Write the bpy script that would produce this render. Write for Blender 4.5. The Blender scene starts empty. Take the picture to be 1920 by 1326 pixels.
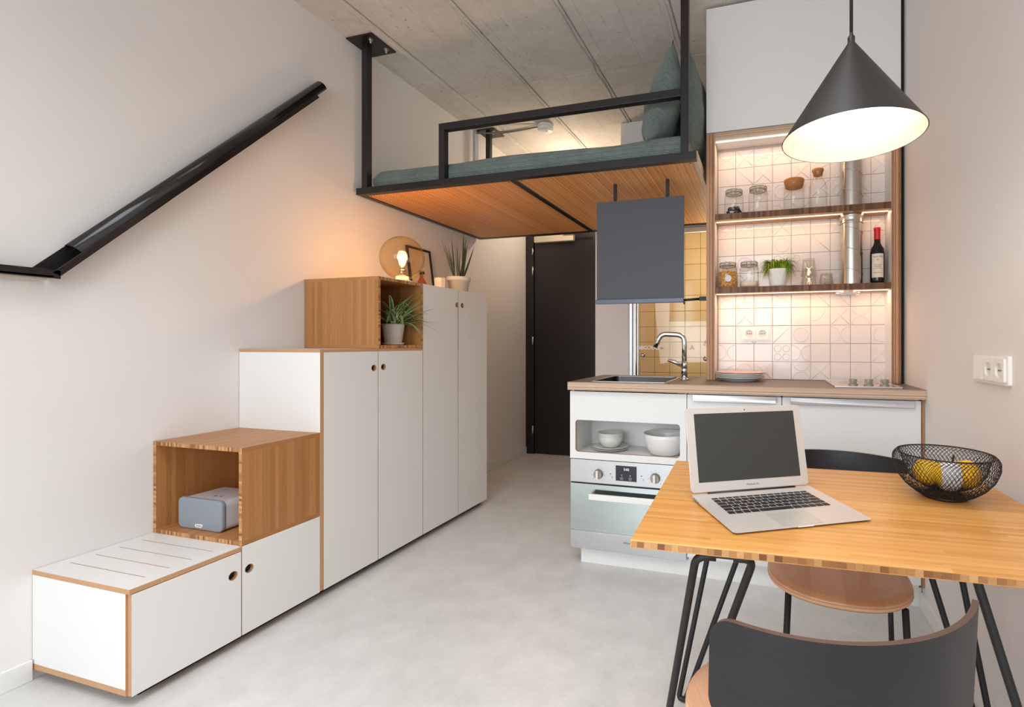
import bpy, bmesh, math, random
from math import sin, cos, pi, radians, floor
from mathutils import Vector, Matrix

random.seed(7)
sc = bpy.context.scene
COL = sc.collection

# ------------------------------------------------------------------ camera, world, light, exposure
F_PX, CX, CY, YAW, CAMH = 915.3, 1167.7, 644.6, .2835, 1.15
cd = bpy.data.cameras.new('camera'); cam = bpy.data.objects.new('camera', cd); COL.objects.link(cam)
cd.sensor_width = 36; cd.sensor_fit = 'HORIZONTAL'
cd.lens = 36 * F_PX / 1920
cd.shift_x = -(CX - 960) / 1920
cd.shift_y = -(663 - CY) / 1920
cd.clip_start = .02
cam.location = (0, 0, CAMH); cam.rotation_euler = (pi / 2, 0, YAW)
sc.camera = cam

w = bpy.data.worlds.new('world'); sc.world = w; w.use_nodes = True
w.node_tree.nodes['Background'].inputs[0].default_value = (.80, .90, 1, 1)
w.node_tree.nodes['Background'].inputs[1].default_value = 1.6

sc.view_settings.view_transform = 'Standard'; sc.view_settings.look = 'None'
sc.view_settings.gamma = 1; sc.view_settings.use_curve_mapping = False
sc.view_settings.exposure = 0.0
sc.cycles.max_bounces = 9; sc.cycles.diffuse_bounces = 6; sc.cycles.glossy_bounces = 5
sc.cycles.transparent_max_bounces = 24; sc.cycles.transmission_bounces = 6
sc.cycles.caustics_reflective = False; sc.cycles.caustics_refractive = False
sc.cycles.sample_clamp_indirect = 3.0; sc.cycles.use_denoising = True

XL, XR, XC = -2.411, .659, -1.919          # left wall, right wall, front of the stair storage
Y0, MW, SH = 1.04, .3426, .375             # stair storage: first module, module width, step height
ZC, YB = 2.981, 4.687                      # ceiling, back wall
KX0, KX1, KY = -.979, .645, 2.375          # kitchen fronts
CT, CTB = .9526, .911                      # worktop top / bottom
AX0, AX1, AY, TY = -.306, .640, 2.674, 2.822  # alcove frame, tile wall


def lamp(name, kind, loc, power, col, rot=None, **kw):
    l = bpy.data.lights.new(name, kind); o = bpy.data.objects.new(name, l); COL.objects.link(o)
    o.location = loc; l.energy = power; l.color = col
    if rot: o.rotation_euler = rot
    for k, v in kw.items(): setattr(l, k, v)
    return o


WARM = (1, .66, .36); AMBER = (1, .56, .22)
lamp('window_light', 'AREA', (-.85, -2.55, 1.60), 62, (.88, .945, 1), (pi / 2 - .42, 0, 0), shape='RECTANGLE', size=2.7, size_y=2.0, spread=radians(150))
lamp('added_soft_light', 'AREA', (-.75, .25, 2.90), 31, (.94, .975, 1), None, shape='RECTANGLE', size=1.8, size_y=1.5, spread=radians(118))  # unseen overhead lamp, added to balance the frontal window light
lamp('hall_light', 'POINT', (-1.75, 4.25, 2.55), 14, (1, .80, .58), shadow_soft_size=.08)
lamp('shower_light', 'POINT', (-.30, 3.98, 1.75), 12, (1, .87, .70), shadow_soft_size=.06)
lamp('pendant_light', 'POINT', (.215, 1.35, 1.77), 3.6, (1, .86, .68), shadow_soft_size=.045)
lamp('globe_light', 'POINT', (-1.985, 2.32, 1.63), 7.0, AMBER, shadow_soft_size=.03)
for i, (zz, pw) in enumerate(((2.236, 1.2), (1.812, .95), (1.4165, 1.5))):
    lamp('strip_light', 'AREA', (.18, AY + .052, zz), pw, (1, .60, .32), None, shape='RECTANGLE', size=.84, size_y=.012)


# ------------------------------------------------------------------ materials
def S(r, g, b):
    f = lambda c: (c / 255 / 12.92) if c <= 10.3 else ((c / 255 + .055) / 1.055) ** 2.4
    return (f(r), f(g), f(b), 1)


class NT:
    def __init__(s, name):
        s.m = bpy.data.materials.new(name); s.m.use_nodes = True; s.t = s.m.node_tree; s.b = s.t.nodes['Principled BSDF']

    def n(s, typ, *ins, **props):
        nd = s.t.nodes.new('ShaderNode' + typ)
        for k, v in props.items(): setattr(nd, k, v)
        for i, v in enumerate(ins):
            if v is None: continue
            if isinstance(v, bpy.types.NodeSocket): s.t.links.new(v, nd.inputs[i])
            else: nd.inputs[i].default_value = v
        return nd

    def m_(s, op, a, b=None, c=None):
        return s.n('Math', a, b, c, operation=op).outputs[0]

    def xyz(s):
        tc = s.t.nodes.new('ShaderNodeTexCoord')
        sp = s.n('SeparateXYZ', tc.outputs['Object']); return tc.outputs['Object'], sp.outputs

    def comb(s, a, b, c):
        return s.n('CombineXYZ', a, b, c).outputs[0]

    def noise(s, vec, scale, detail=3, rough=.5):
        nd = s.t.nodes.new('ShaderNodeTexNoise'); s.t.links.new(vec, nd.inputs['Vector'])
        nd.inputs['Scale'].default_value = scale; nd.inputs['Detail'].default_value = detail; nd.inputs['Roughness'].default_value = rough
        return nd.outputs[0]

    def ramp(s, fac, stops):
        nd = s.t.nodes.new('ShaderNodeValToRGB'); s.t.links.new(fac, nd.inputs[0])
        e = nd.color_ramp.elements
        while len(e) < len(stops): e.new(.5)
        for el, (p, c) in zip(e, stops): el.position = p; el.color = c
        return nd.outputs[0]

    def mul(s, col, fac, lo, hi):
        v = s.n('MapRange', fac, 0, 1, lo, hi).outputs[0]
        nd = s.n('VectorMath', col, v, operation='MULTIPLY')
        return nd.outputs[0]

    def mix(s, fac, a, b):
        nd = s.t.nodes.new('ShaderNodeMix'); nd.data_type = 'RGBA'
        for i, v in ((0, fac), (6, a), (7, b)):
            if isinstance(v, bpy.types.NodeSocket): s.t.links.new(v, nd.inputs[i])
            else: nd.inputs[i].default_value = v
        return nd.outputs[2]

    def bump(s, h, strength, dist=.002):
        nd = s.t.nodes.new('ShaderNodeBump'); nd.inputs['Strength'].default_value = strength; nd.inputs['Distance'].default_value = dist
        s.t.links.new(h, nd.inputs['Height']); s.t.links.new(nd.outputs[0], s.b.inputs['Normal'])

    def col(s, c):
        if isinstance(c, bpy.types.NodeSocket): s.t.links.new(c, s.b.inputs['Base Color'])
        else: s.b.inputs['Base Color'].default_value = c

    def set(s, rough=.5, metal=0., spec=None, coat=0.):
        s.b.inputs['Roughness'].default_value = rough; s.b.inputs['Metallic'].default_value = metal
        if spec is not None: s.b.inputs['Specular IOR Level'].default_value = spec
        if coat: s.b.inputs['Coat Weight'].default_value = coat; s.b.inputs['Coat Roughness'].default_value = .1
        return s.m


def plain(name, rgb, rough=.5, metal=0., spec=None, coat=0., var=.04, scale=30):
    t = NT(name); v, _ = t.xyz()
    t.col(t.mul(S(*rgb) if False else t.ramp(t.noise(v, scale, 2), [(0, S(*rgb)), (1, S(*rgb))]), t.noise(v, scale, 3), 1 - var, 1 + var))
    return t.set(rough, metal, spec, coat)


def emit(name, rgb, strength):
    t = NT(name); t.col((0, 0, 0, 1)); t.b.inputs['Emission Color'].default_value = rgb; t.b.inputs['Emission Strength'].default_value = strength
    return t.m


def thin_glass(name, tint=(1, 1, 1, 1), rough=.01, ior=1.45, gain=1.0):
    t = NT(name); t.t.nodes.remove(t.b)
    lw = t.n('LayerWeight', .5); dk = tuple(c * (.55 if i < 3 else 1) for i, c in enumerate(tint))
    tr = t.n('BsdfTransparent', t.mix(t.m_('POWER', lw.outputs['Facing'], 3.5), tint, dk)); gl = t.n('BsdfGlossy', (1, 1, 1, 1), rough)
    f = t.m_('MULTIPLY_ADD', t.m_('POWER', lw.outputs['Facing'], 3.2), .55 * gain, .035 * gain)
    mx = t.n('MixShader', f, tr.outputs[0], gl.outputs[0])
    out = [n for n in t.t.nodes if n.type == 'OUTPUT_MATERIAL'][0]
    t.t.links.new(mx.outputs[0], out.inputs[0]); return t.m


def bamboo(name, strip, grain, cols, sw=.0172, seg=4., rough=.42, joint=.74):
    """strips of bamboo glued side by side: strip = axes across, grain = axis along"""
    t = NT(name); v, o = t.xyz(); ax = {'X': o[0], 'Y': o[1], 'Z': o[2]}
    s_ = ax[strip[0]]
    for a in strip[1:]: s_ = t.m_('ADD', s_, ax[a])
    g = ax[grain]
    q = t.m_('DIVIDE', s_, sw); si = t.m_('FLOOR', q); fr = t.m_('FRACT', q)
    wn = t.n('TexWhiteNoise', None, si, noise_dimensions='1D').outputs[0]
    gi = t.m_('FLOOR', t.m_('MULTIPLY_ADD', wn, 7.3, t.m_('DIVIDE', g, seg)))
    r = t.n('TexWhiteNoise', t.comb(si, gi, 0.), noise_dimensions='2D').outputs[0]
    c = t.ramp(r, [(0, S(*cols[0])), (.5, S(*cols[1])), (1, S(*cols[2]))])
    st = t.noise(t.comb(t.m_('MULTIPLY', s_, 420.), t.m_('MULTIPLY', g, 9.), 0.), 1, 3, .6)
    c = t.mul(c, st, .76, 1.20)
    kn = t.noise(t.comb(t.m_('MULTIPLY', s_, 60.), t.m_('MULTIPLY', g, 26.), si), 1, 1)
    c = t.mul(c, t.m_('GREATER_THAN', kn, .745), 1, .86)
    c = t.mul(c, t.m_('LESS_THAN', fr, .055), 1, joint)
    t.col(c); t.bump(st, .08, .0006); return t.set(rough)


def blocks(name, along, cols, sw=.017, lay=None, rough=.5):
    """the end grain of a bamboo board: a row of little blocks between two face layers"""
    t = NT(name); v, o = t.xyz(); ax = {'X': o[0], 'Y': o[1], 'Z': o[2]}
    s_ = ax[along[0]]
    for a in along[1:]: s_ = t.m_('ADD', s_, ax[a])
    q = t.m_('DIVIDE', s_, sw); si = t.m_('FLOOR', q); fr = t.m_('FRACT', q)
    r = t.n('TexWhiteNoise', None, si, noise_dimensions='1D').outputs[0]
    c = t.ramp(r, [(0, S(*cols[0])), (.45, S(*cols[1])), (1, S(*cols[2]))])
    c = t.mul(c, t.noise(v, 220, 2), .82, 1.15)
    c = t.mul(c, t.m_('LESS_THAN', fr, .08), 1, .8)
    if lay:
        ax_, lo, hi, lc = lay
        m1 = t.m_('LESS_THAN', ax[ax_], lo); m2 = t.m_('GREATER_THAN', ax[ax_], hi)
        c = t.mix(t.m_('MAXIMUM', m1, m2), c, S(*lc))
    t.col(c); return t.set(rough)


def layered(name, axes, cols, per=.0032, rough=.55):
    """plywood edge: thin veneers across the thickness"""
    t = NT(name); v, o = t.xyz(); ax = {'X': o[0], 'Y': o[1], 'Z': o[2]}
    s_ = ax[axes[0]]
    for a in axes[1:]: s_ = t.m_('ADD', s_, ax[a])
    n1 = t.n('TexWhiteNoise', None, t.m_('FLOOR', t.m_('DIVIDE', s_, per)), noise_dimensions='1D').outputs[0]
    tot = t.m_('ADD', t.m_('ADD', o[0], o[1]), o[2])
    n2 = t.noise(t.comb(t.m_('MULTIPLY', s_, 700.), t.m_('MULTIPLY', tot, 14.), 0.), 1, 2)
    c = t.ramp(t.m_('MULTIPLY_ADD', n2, .5, t.m_('MULTIPLY', n1, .55)), [(.15, S(*cols[0])), (.5, S(*cols[1])), (.85, S(*cols[2]))])
    t.col(c); return t.set(rough)


M = {}
M['wall'] = plain('white_plaster', (228, 224, 221), .85, var=.012, scale=4)
M['white'] = plain('white_laminate', (229, 228, 226), .38, var=.006, scale=3)
M['white_gloss'] = plain('white_plastic', (238, 236, 232), .25, var=.005)
M['steelblack'] = plain('black_powder_coat', (27, 25, 27), .38, var=.1, scale=90)
M['black'] = plain('matt_black', (22, 21, 22), .5, var=.08)
M['rail'] = plain('gloss_black_lacquer', (30, 24, 24), .16, var=.05)
M['door'] = plain('door_black', (30, 24, 25), .33, var=.05)
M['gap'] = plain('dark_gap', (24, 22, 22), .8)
M['slate'] = plain('slate_blue_panel', (76, 78, 86), .55, var=.02, scale=5)
M['slaterail'] = plain('slate_rail', (96, 106, 122), .35, var=.02)
M['steel'] = plain('brushed_steel', (208, 209, 211), .32, 1.0, var=.04, scale=60)
M['sinksteel'] = plain('sink_steel', (78, 75, 72), .3, .9, var=.04, scale=60)
M['chrome'] = plain('chrome', (215, 215, 215), .1, 1.0, var=.0)
M['zinc'] = plain('zinc_duct', (196, 190, 182), .27, 1.0, var=.08, scale=14)
M['ceramic'] = plain('stoneware_pale_grey', (214, 213, 205), .3, var=.02)
M['ceramicw'] = plain('stoneware_white', (232, 231, 228), .28, var=.01)
M['pink'] = plain('pink_glaze', (231, 196, 188), .3, var=.02)
M['pot'] = plain('matt_white_pot', (230, 224, 214), .55, var=.02)
M['alu'] = plain('laptop_aluminium', (208, 201, 195), .38, .35, var=.015, scale=200)
M['dial'] = plain('dial_steel', (150, 147, 140), .4, .5)
M['key'] = plain('black_key', (22, 22, 24), .5)
M['screen'] = plain('dark_screen', (50, 51, 48), .3, var=.01)
M['cork'] = plain('cork', (186, 122, 66), .7, var=.2, scale=120)
M['soil'] = plain('soil', (50, 38, 30), .9, var=.3, scale=90)
M['wine'] = plain('dark_wine_glass', (20, 14, 16), .06, var=.0)
M['red'] = plain('red_capsule', (212, 22, 26), .3, var=.05)
M['paper'] = plain('cream_paper', (240, 226, 208), .7, var=.01)
M['ink'] = plain('dark_ink', (70, 58, 54), .7)
M['redink'] = plain('red_ink', (190, 60, 50), .7)
M['greyink'] = plain('grey_ink', (120, 116, 112), .7)
M['whiteink'] = plain('white_ink', (252, 250, 240), .6)
M['orange'] = plain('print_orange', (214, 96, 40), .7)
M['blueink'] = plain('print_blue', (130, 136, 170), .7)
M['printbg'] = plain('print_paper', (224, 206, 188), .6)
M['fabricgrey'] = plain('speaker_grille', (134, 140, 148), .75, var=.1, scale=700)
M['speakerbody'] = plain('speaker_white', (208, 206, 210), .4)
M['yellow'] = plain('yellow_rind', (246, 196, 26), .4, var=.1, scale=25)
M['orangey'] = plain('deep_yellow_rind', (244, 182, 24), .4, var=.1, scale=25)
M['whitecloth'] = plain('white_paper_band', (226, 226, 232), .7)
M['stem'] = plain('dry_stem', (60, 44, 26), .8)
M['leaf'] = plain('leaf_green', (88, 134, 56), .45, var=.25, scale=40)
M['leafpale'] = plain('leaf_pale_margin', (206, 214, 164), .5, var=.08)
M['snake'] = plain('snake_leaf', (74, 84, 60), .45, var=.45, scale=70)
M['herb'] = plain('herb_green', (136, 168, 40), .5, var=.35, scale=60)
M['cereal'] = None
M['flour'] = plain('white_flour', (240, 226, 206), .8, var=.04)
M['darkbean'] = plain('dark_capsules', (36, 36, 42), .4, var=.3)
M['beige'] = plain('beige_board', (196, 184, 166), .6, var=.03)
M['hob'] = plain('ceramic_hob', (196, 182, 172), .18, .2, var=.02)
M['worktop'] = plain('brown_grey_laminate', (112, 98, 90), .42, var=.06, scale=60)
M['display'] = plain('black_display', (38, 38, 44), .2)
M['digit'] = emit('lit_digits', (.75, .8, 1, 1), 1.6)
M['led'] = emit('led_strip', (1, .82, .58, 1), 2.2)
M['bulb'] = emit('lit_bulb', (1, .86, .66, 1), 4.0)
M['filament'] = emit('filament', (1, .62, .22, 1), 16.0)
M['glass'] = thin_glass('clear_glass', (.975, .985, .98, 1), .01, 1.45, .9)
M['pane'] = thin_glass('shower_pane', (.97, .975, .96, 1), .0, 1.52, .55)
M['amber'] = thin_glass('amber_glass', (.97, .87, .68, 1), .01, 1.5, .8)
M['bulbglass'] = thin_glass('bulb_glass', (.99, .95, .9, 1), .01, 1.45, .7)
M['oveng'] = plain('oven_mirror_glass', (196, 208, 207), .05, .95, var=.02)
M['grout'] = plain('grout', (206, 184, 172), .9, var=.05)
M['groutd'] = plain('grout_yellow', (176, 150, 100), .9)
M['tile'] = plain('white_glazed_tile', (236, 226, 220), .09, var=.012, scale=6)
M['tiley'] = plain('yellow_glazed_tile', (243, 209, 154), .12, var=.03, scale=5)
M['shadeout'] = plain('shade_black', (42, 38, 37), .42, var=.03)
M['shadein'] = plain('shade_white', (238, 230, 218), .6)
M['cord'] = plain('black_cord', (24, 22, 22), .6)
M['plug'] = plain('socket_hole', (92, 86, 80), .7)
M['bolt'] = plain('zinc_bolt', (178, 176, 172), .35, 1.0)
M['rubber'] = plain('grey_cable', (120, 114, 110), .6)

BC = ((164, 110, 62), (175, 120, 69), (187, 132, 79))
M['bam_xy_z'] = bamboo('bamboo_upright', 'XY', 'Z', BC)
M['bam_x_y'] = bamboo('bamboo_flat', 'X', 'Y', BC)
M['bam_y_x'] = bamboo('bamboo_cross', 'Y', 'X', BC)
EC = ((130, 84, 46), (176, 122, 72), (204, 154, 98))
for a_ in 'XYZ': M['bam_edge' + a_] = blocks('bamboo_edge_' + a_.lower(), a_, EC, .0095)
M['shelfw'] = bamboo('bamboo_shelf', 'Y', 'X', ((176, 116, 62), (200, 140, 80), (214, 158, 98)))
M['shelfedge'] = blocks('bamboo_shelf_edge', 'X', ((78, 44, 24), (108, 66, 36), (134, 86, 50)), .012)
M['table'] = bamboo('bamboo_table', 'Y', 'X', ((202, 140, 70), (214, 153, 81), (224, 166, 94)), .012, .8, .3, .97)
M['tableedge'] = blocks('bamboo_table_edge', 'XY', ((120, 74, 40), (176, 122, 70), (206, 156, 102)), .0145, ('Z', .7228, .7350, (208, 150, 88)))
M['ply'] = plain('birch_ply_edge', (190, 146, 106), .55, var=.14, scale=160)
M['plyx'] = layered('ply_edge_x', 'X', ((112, 70, 46), (172, 124, 88), (214, 168, 128)), .0042)
M['plyz'] = layered('ply_edge_z', 'Z', ((150, 116, 94), (190, 160, 136), (216, 190, 166)), .0032)
M['bedpanel'] = None
M['blackply'] = layered('black_stained_veneer', 'Z', ((17, 15, 18), (21, 19, 22), (30, 27, 29)), .0007, .42)
M['chairseat'] = bamboo('oak_seat', 'X', 'Y', ((196, 148, 116), (206, 160, 126), (216, 172, 138)), .09, 3., .32, .97)
M['chairedge'] = layered('chair_ply_edge', 'Z', ((150, 104, 78), (196, 144, 110), (214, 164, 128)), .0028)
M['chairrim'] = plain('bare_brown_edge', (88, 66, 58), .4, var=.1)


def mk_bedpanel():
    t = NT('perforated_bamboo'); v, o = t.xyz(); s_, g = o[0], o[1]
    q = t.m_('DIVIDE', s_, .012); si = t.m_('FLOOR', q)
    r = t.n('TexWhiteNoise', None, si, noise_dimensions='1D').outputs[0]
    c = t.ramp(r, [(0, S(204, 138, 78)), (.5, S(216, 152, 90)), (1, S(226, 166, 104))])
    st = t.noise(t.comb(t.m_('MULTIPLY', s_, 300.), t.m_('MULTIPLY', g, 5.), 0.), 1, 3, .6); c = t.mul(c, st, .82, 1.14)
    h = .0215
    fx = t.m_('SUBTRACT', t.m_('FRACT', t.m_('DIVIDE', s_, h)), .5); fy = t.m_('SUBTRACT', t.m_('FRACT', t.m_('DIVIDE', g, h)), .5)
    d = t.m_('ADD', t.m_('MULTIPLY', fx, fx), t.m_('MULTIPLY', fy, fy))
    c = t.mul(c, t.m_('LESS_THAN', d, .030), 1, .3)
    t.col(c); return t.set(.5)


M['bedpanel'] = mk_bedpanel()


def mk_concrete_floor():
    t = NT('poured_floor'); v, o = t.xyz()
    a = t.noise(v, 1.6, 5, .6); b = t.noise(v, 9, 6, .65); d = t.noise(v, 60, 4, .7)
    c = t.ramp(a, [(.3, S(200, 199, 197)), (.7, S(217, 216, 214))]); c = t.mul(c, b, .78, 1.18); c = t.mul(c, d, .92, 1.08)
    t.col(c); t.t.links.new(t.n('MapRange', b, 0, 1, .30, .5).outputs[0], t.b.inputs['Roughness']); t.bump(d, .05, .001)
    return t.m


def mk_concrete_ceiling():
    t = NT('raw_concrete'); v, o = t.xyz()
    a = t.noise(v, 2.2, 6, .65); b = t.noise(v, 16, 5, .7); d = t.noise(v, 38, 3, .6)
    c = t.ramp(a, [(.28, S(199, 192, 184)), (.75, S(222, 217, 210))]); c = t.mul(c, b, .84, 1.14)
    pl = t.m_('FRACT', t.m_('DIVIDE', o[0], .11))              # print of the shuttering boards
    ln = t.m_('MULTIPLY', t.m_('LESS_THAN', pl, .03), t.m_('GREATER_THAN', t.noise(t.comb(t.m_('MULTIPLY', o[0], 9.), t.m_('MULTIPLY', o[1], 2.6), 0.), 1, 3), .52))
    c = t.mul(c, ln, 1, .72)
    c = t.mul(c, t.m_('GREATER_THAN', d, .685), 1, .55)         # pin holes
    t.col(c); t.bump(t.m_('ADD', b, t.m_('MULTIPLY', a, 2.)), .35, .006); return t.set(.9)


def mk_quilt():
    t = NT('sage_quilted_cotton'); v, o = t.xyz()
    br = t.t.nodes.new('ShaderNodeTexBrick'); t.t.links.new(t.comb(t.m_('ADD', o[0], t.m_('MULTIPLY', o[2], .35)), t.m_('ADD', o[1], o[2]), 0.), br.inputs['Vector'])
    br.inputs['Scale'].default_value = 9; br.inputs['Mortar Size'].default_value = .012; br.inputs['Mortar Smooth'].default_value = .6
    rib = t.m_('SINE', t.m_('MULTIPLY', t.m_('ADD', t.m_('ADD', o[1], o[2]), t.m_('MULTIPLY', o[0], .2)), 620.))
    wr = t.noise(v, 11, 4, .6)
    h = t.m_('ADD', t.m_('MULTIPLY', rib, .10), t.m_('ADD', t.m_('MULTIPLY', br.outputs['Fac'], -.6), t.m_('MULTIPLY', wr, 1.6)))
    c = t.ramp(wr, [(.25, S(98, 112, 107)), (.75, S(120, 134, 128))]); c = t.mul(c, br.outputs['Fac'], 1, .74)
    t.col(c); t.bump(h, .9, .012); t.b.inputs['Sheen Weight'].default_value = .2
    return t.set(.85)




def mk_cereal():
    t = NT('cereal_flakes'); v, o = t.xyz()
    t.col(t.ramp(t.noise(v, 95, 3, .7), [(.3, S(140, 84, 36)), (.5, S(214, 152, 70)), (.68, S(246, 214, 140))])); return t.set(.7)


M['cereal'] = mk_cereal(); M['floor'] = mk_concrete_floor(); M['concrete'] = mk_concrete_ceiling(); M['quilt'] = mk_quilt()


# ------------------------------------------------------------------ mesh builder
class MB:
    def __init__(s): s.v = []; s.f = []; s.mi = []; s.sm = []

    def add(s, vs, fs, mi=0, sm=False):
        b = len(s.v); s.v += [tuple(p) for p in vs]
        for k, f in enumerate(fs):
            s.f.append([b + i for i in f]); s.mi.append(mi[k] if isinstance(mi, (list, tuple)) else mi); s.sm.append(sm)
        return s

    def box(s, x0, x1, y0, y1, z0, z1, mi=0, **fm):
        """fm: material index per face, keys xm xp ym yp zm zp"""
        vs = [(x, y, z) for x in (x0, x1) for y in (y0, y1) for z in (z0, z1)]
        fs = [(0, 1, 3, 2), (4, 6, 7, 5), (0, 4, 5, 1), (2, 3, 7, 6), (0, 2, 6, 4), (1, 5, 7, 3)]
        return s.add(vs, fs, [fm.get(k, mi) for k in ('xm', 'xp', 'ym', 'yp', 'zm', 'zp')])

    def tube(s, pts, r, n=8, mi=0, cap=True, closed=False):
        pts = [Vector(p) for p in pts]; N = len(pts); rs = r if isinstance(r, (list, tuple)) else [r] * N
        vs = []; up = None
        for i, p in enumerate(pts):
            a = pts[(i - 1) % N] if (closed or i > 0) else p; b = pts[(i + 1) % N] if (closed or i < N - 1) else p
            t = (b - a).normalized()
            if up is None: up = t.orthogonal().normalized()
            up = (up - t * up.dot(t)).normalized(); w_ = t.cross(up)
            for k in range(n):
                an = 2 * pi * k / n; vs.append(p + (up * cos(an) + w_ * sin(an)) * rs[i])
        fs = []
        for i in range(N if closed else N - 1):
            j = (i + 1) % N
            for k in range(n): l = (k + 1) % n; fs.append((i * n + k, i * n + l, j * n + l, j * n + k))
        s.add(vs, fs, mi, True)
        if cap and not closed:
            b = len(s.v) - N * n
            s.f.append([b + k for k in range(n)][::-1]); s.f.append([b + (N - 1) * n + k for k in range(n)])
            s.mi += [mi, mi]; s.sm += [False, False]
        return s

    def cyl(s, p0, p1, r, n=20, mi=0): return s.tube([p0, p1], r, n, mi)

    def lathe(s, prof, c=(0, 0, 0), n=32, mi=0, sx=1., sm=True, closed=False):
        """prof: (r, z) list turned about the vertical through c"""
        vs = []; fs = []; rows = []
        for (r, z) in prof:
            if r < 1e-6: rows.append([len(vs)]); vs.append((c[0], c[1], c[2] + z))
            else:
                rows.append(list(range(len(vs), len(vs) + n)))
                vs += [(c[0] + r * sx * cos(2 * pi * k / n), c[1] + r * sin(2 * pi * k / n), c[2] + z) for k in range(n)]
        pairs = list(zip(rows, rows[1:])) + ([(rows[-1], rows[0])] if closed else [])
        for A, B in pairs:
            for k in range(n):
                l = (k + 1) % n
                if len(A) == 1 and len(B) == 1: continue
                if len(A) == 1: fs.append((A[0], B[l], B[k]))
                elif len(B) == 1: fs.append((A[k], A[l], B[0]))
                else: fs.append((A[k], A[l], B[l], B[k]))
        return s.add(vs, fs, mi, sm)

    def prism(s, poly, a0, a1, axis='Z', mi=0, side=None):
        """poly: 2-D outline; axis Z: (x,y), Y: (x,z), X: (y,z)"""
        mp = {'Z': lambda p, a: (p[0], p[1], a), 'Y': lambda p, a: (p[0], a, p[1]), 'X': lambda p, a: (a, p[0], p[1])}[axis]
        n = len(poly); vs = [mp(p, a0) for p in poly] + [mp(p, a1) for p in poly]
        fs = [tuple(range(n))[::-1], tuple(range(n, 2 * n))] + [(i, (i + 1) % n, n + (i + 1) % n, n + i) for i in range(n)]
        return s.add(vs, fs, [mi, mi] + [mi if side is None else side] * n)

    def plate(s, outer, holes, a0, a1, axis, mi=0, side=1):
        """a flat board with holes, a1 the visible face"""
        mp = {'Z': lambda p, a: (p[0], p[1], a), 'Y': lambda p, a: (p[0], a, p[1]), 'X': lambda p, a: (a, p[0], p[1])}[axis]
        bm = bmesh.new()
        for lp in [outer] + holes:
            vv = [bm.verts.new((p[0], p[1], 0)) for p in lp]
            for i in range(len(vv)): bm.edges.new((vv[i], vv[(i + 1) % len(vv)]))
        bmesh.ops.triangle_fill(bm, edges=bm.edges[:], use_beauty=True, use_dissolve=False)
        bm.verts.index_update(); pts = [v.co.copy() for v in bm.verts]; tr = [[v.index for v in f.verts] for f in bm.faces]; bm.free()
        for a in (a0, a1): s.add([mp(p, a) for p in pts], tr, mi)
        for lp in [outer] + holes:
            n = len(lp); s.add([mp(p, a0) for p in lp] + [mp(p, a1) for p in lp], [(i, (i + 1) % n, n + (i + 1) % n, n + i) for i in range(n)], side)
        return s

    def sphere(s, c, r, n=16, mi=0):
        rx, ry, rz = r if isinstance(r, tuple) else (r, r, r); vs = []; fs = []; m = n // 2
        for i in range(m + 1):
            th = pi * i / m
            for k in range(n): vs.append((c[0] + rx * sin(th) * cos(2 * pi * k / n), c[1] + ry * sin(th) * sin(2 * pi * k / n), c[2] + rz * cos(th)))
        for i in range(m):
            for k in range(n): l = (k + 1) % n; fs.append((i * n + k, i * n + l, (i + 1) * n + l, (i + 1) * n + k))
        return s.add(vs, fs, mi, True)

    def xf(s, mat):
        s.v = [tuple(mat @ Vector(p)) for p in s.v]; return s

    def mesh(s, name, mats, off=(0, 0, 0), bevel=0., seg=2):
        me = bpy.data.meshes.new(name)
        me.from_pydata([(p[0] - off[0], p[1] - off[1], p[2] - off[2]) for p in s.v], [], s.f)
        for m in (mats if isinstance(mats, (list, tuple)) else [mats]): me.materials.append(m)
        me.polygons.foreach_set('material_index', s.mi); me.polygons.foreach_set('use_smooth', s.sm)
        bm = bmesh.new(); bm.from_mesh(me)
        bmesh.ops.remove_doubles(bm, verts=bm.verts[:], dist=1e-6)
        bmesh.ops.recalc_face_normals(bm, faces=bm.faces[:])
        if bevel:
            ed = [e for e in bm.edges if len(e.link_faces) == 2 and e.calc_face_angle(0) > radians(35)]
            bmesh.ops.bevel(bm, geom=ed, offset=bevel, segments=seg, affect='EDGES', profile=.5, clamp_overlap=True)
        bm.to_mesh(me); bm.free(); return me


def link(o, parent=None):
    COL.objects.link(o)
    if parent: o.parent = parent
    return o


def props(o, label=None, cat=None, group=None, kind=None):
    for k, v in (('label', label), ('category', cat), ('group', group), ('kind', kind)):
        if v: o[k] = v
    return o


class Thing:
    """an Empty at the thing's base; parts are given in world coordinates (or in its own frame if local)"""
    def __init__(s, name, label, cat, loc, group=None, rot=0., local=False):
        s.r = bpy.data.objects.new(name, None); s.r.empty_display_size = .05; COL.objects.link(s.r)
        s.r.location = loc; s.r.rotation_euler = (0, 0, rot); s.off = (0, 0, 0) if local else loc
        props(s.r, label, cat, group)

    def part(s, name, mb, mats, under=None, bevel=0., label=None, kind=None, seg=2):
        o = bpy.data.objects.new(name, mb.mesh(name, mats, s.off, bevel, seg)); link(o, under or s.r); return props(o, label, None, None, kind)

    def share(s, name, me, under=None):
        o = bpy.data.objects.new(name, me); return link(o, under or s.r)


def single(name, mb, mats, label, cat, loc, group=None, bevel=0., kind=None):
    o = bpy.data.objects.new(name, mb.mesh(name, mats, loc, bevel)); link(o); o.location = loc
    return props(o, label, cat, group, kind)


def structure(name, mb, mats, parent=None, bevel=0.):
    o = bpy.data.objects.new(name, mb.mesh(name, mats, (0, 0, 0), bevel)); link(o, parent)
    if not parent: o['kind'] = 'structure'
    return o


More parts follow.
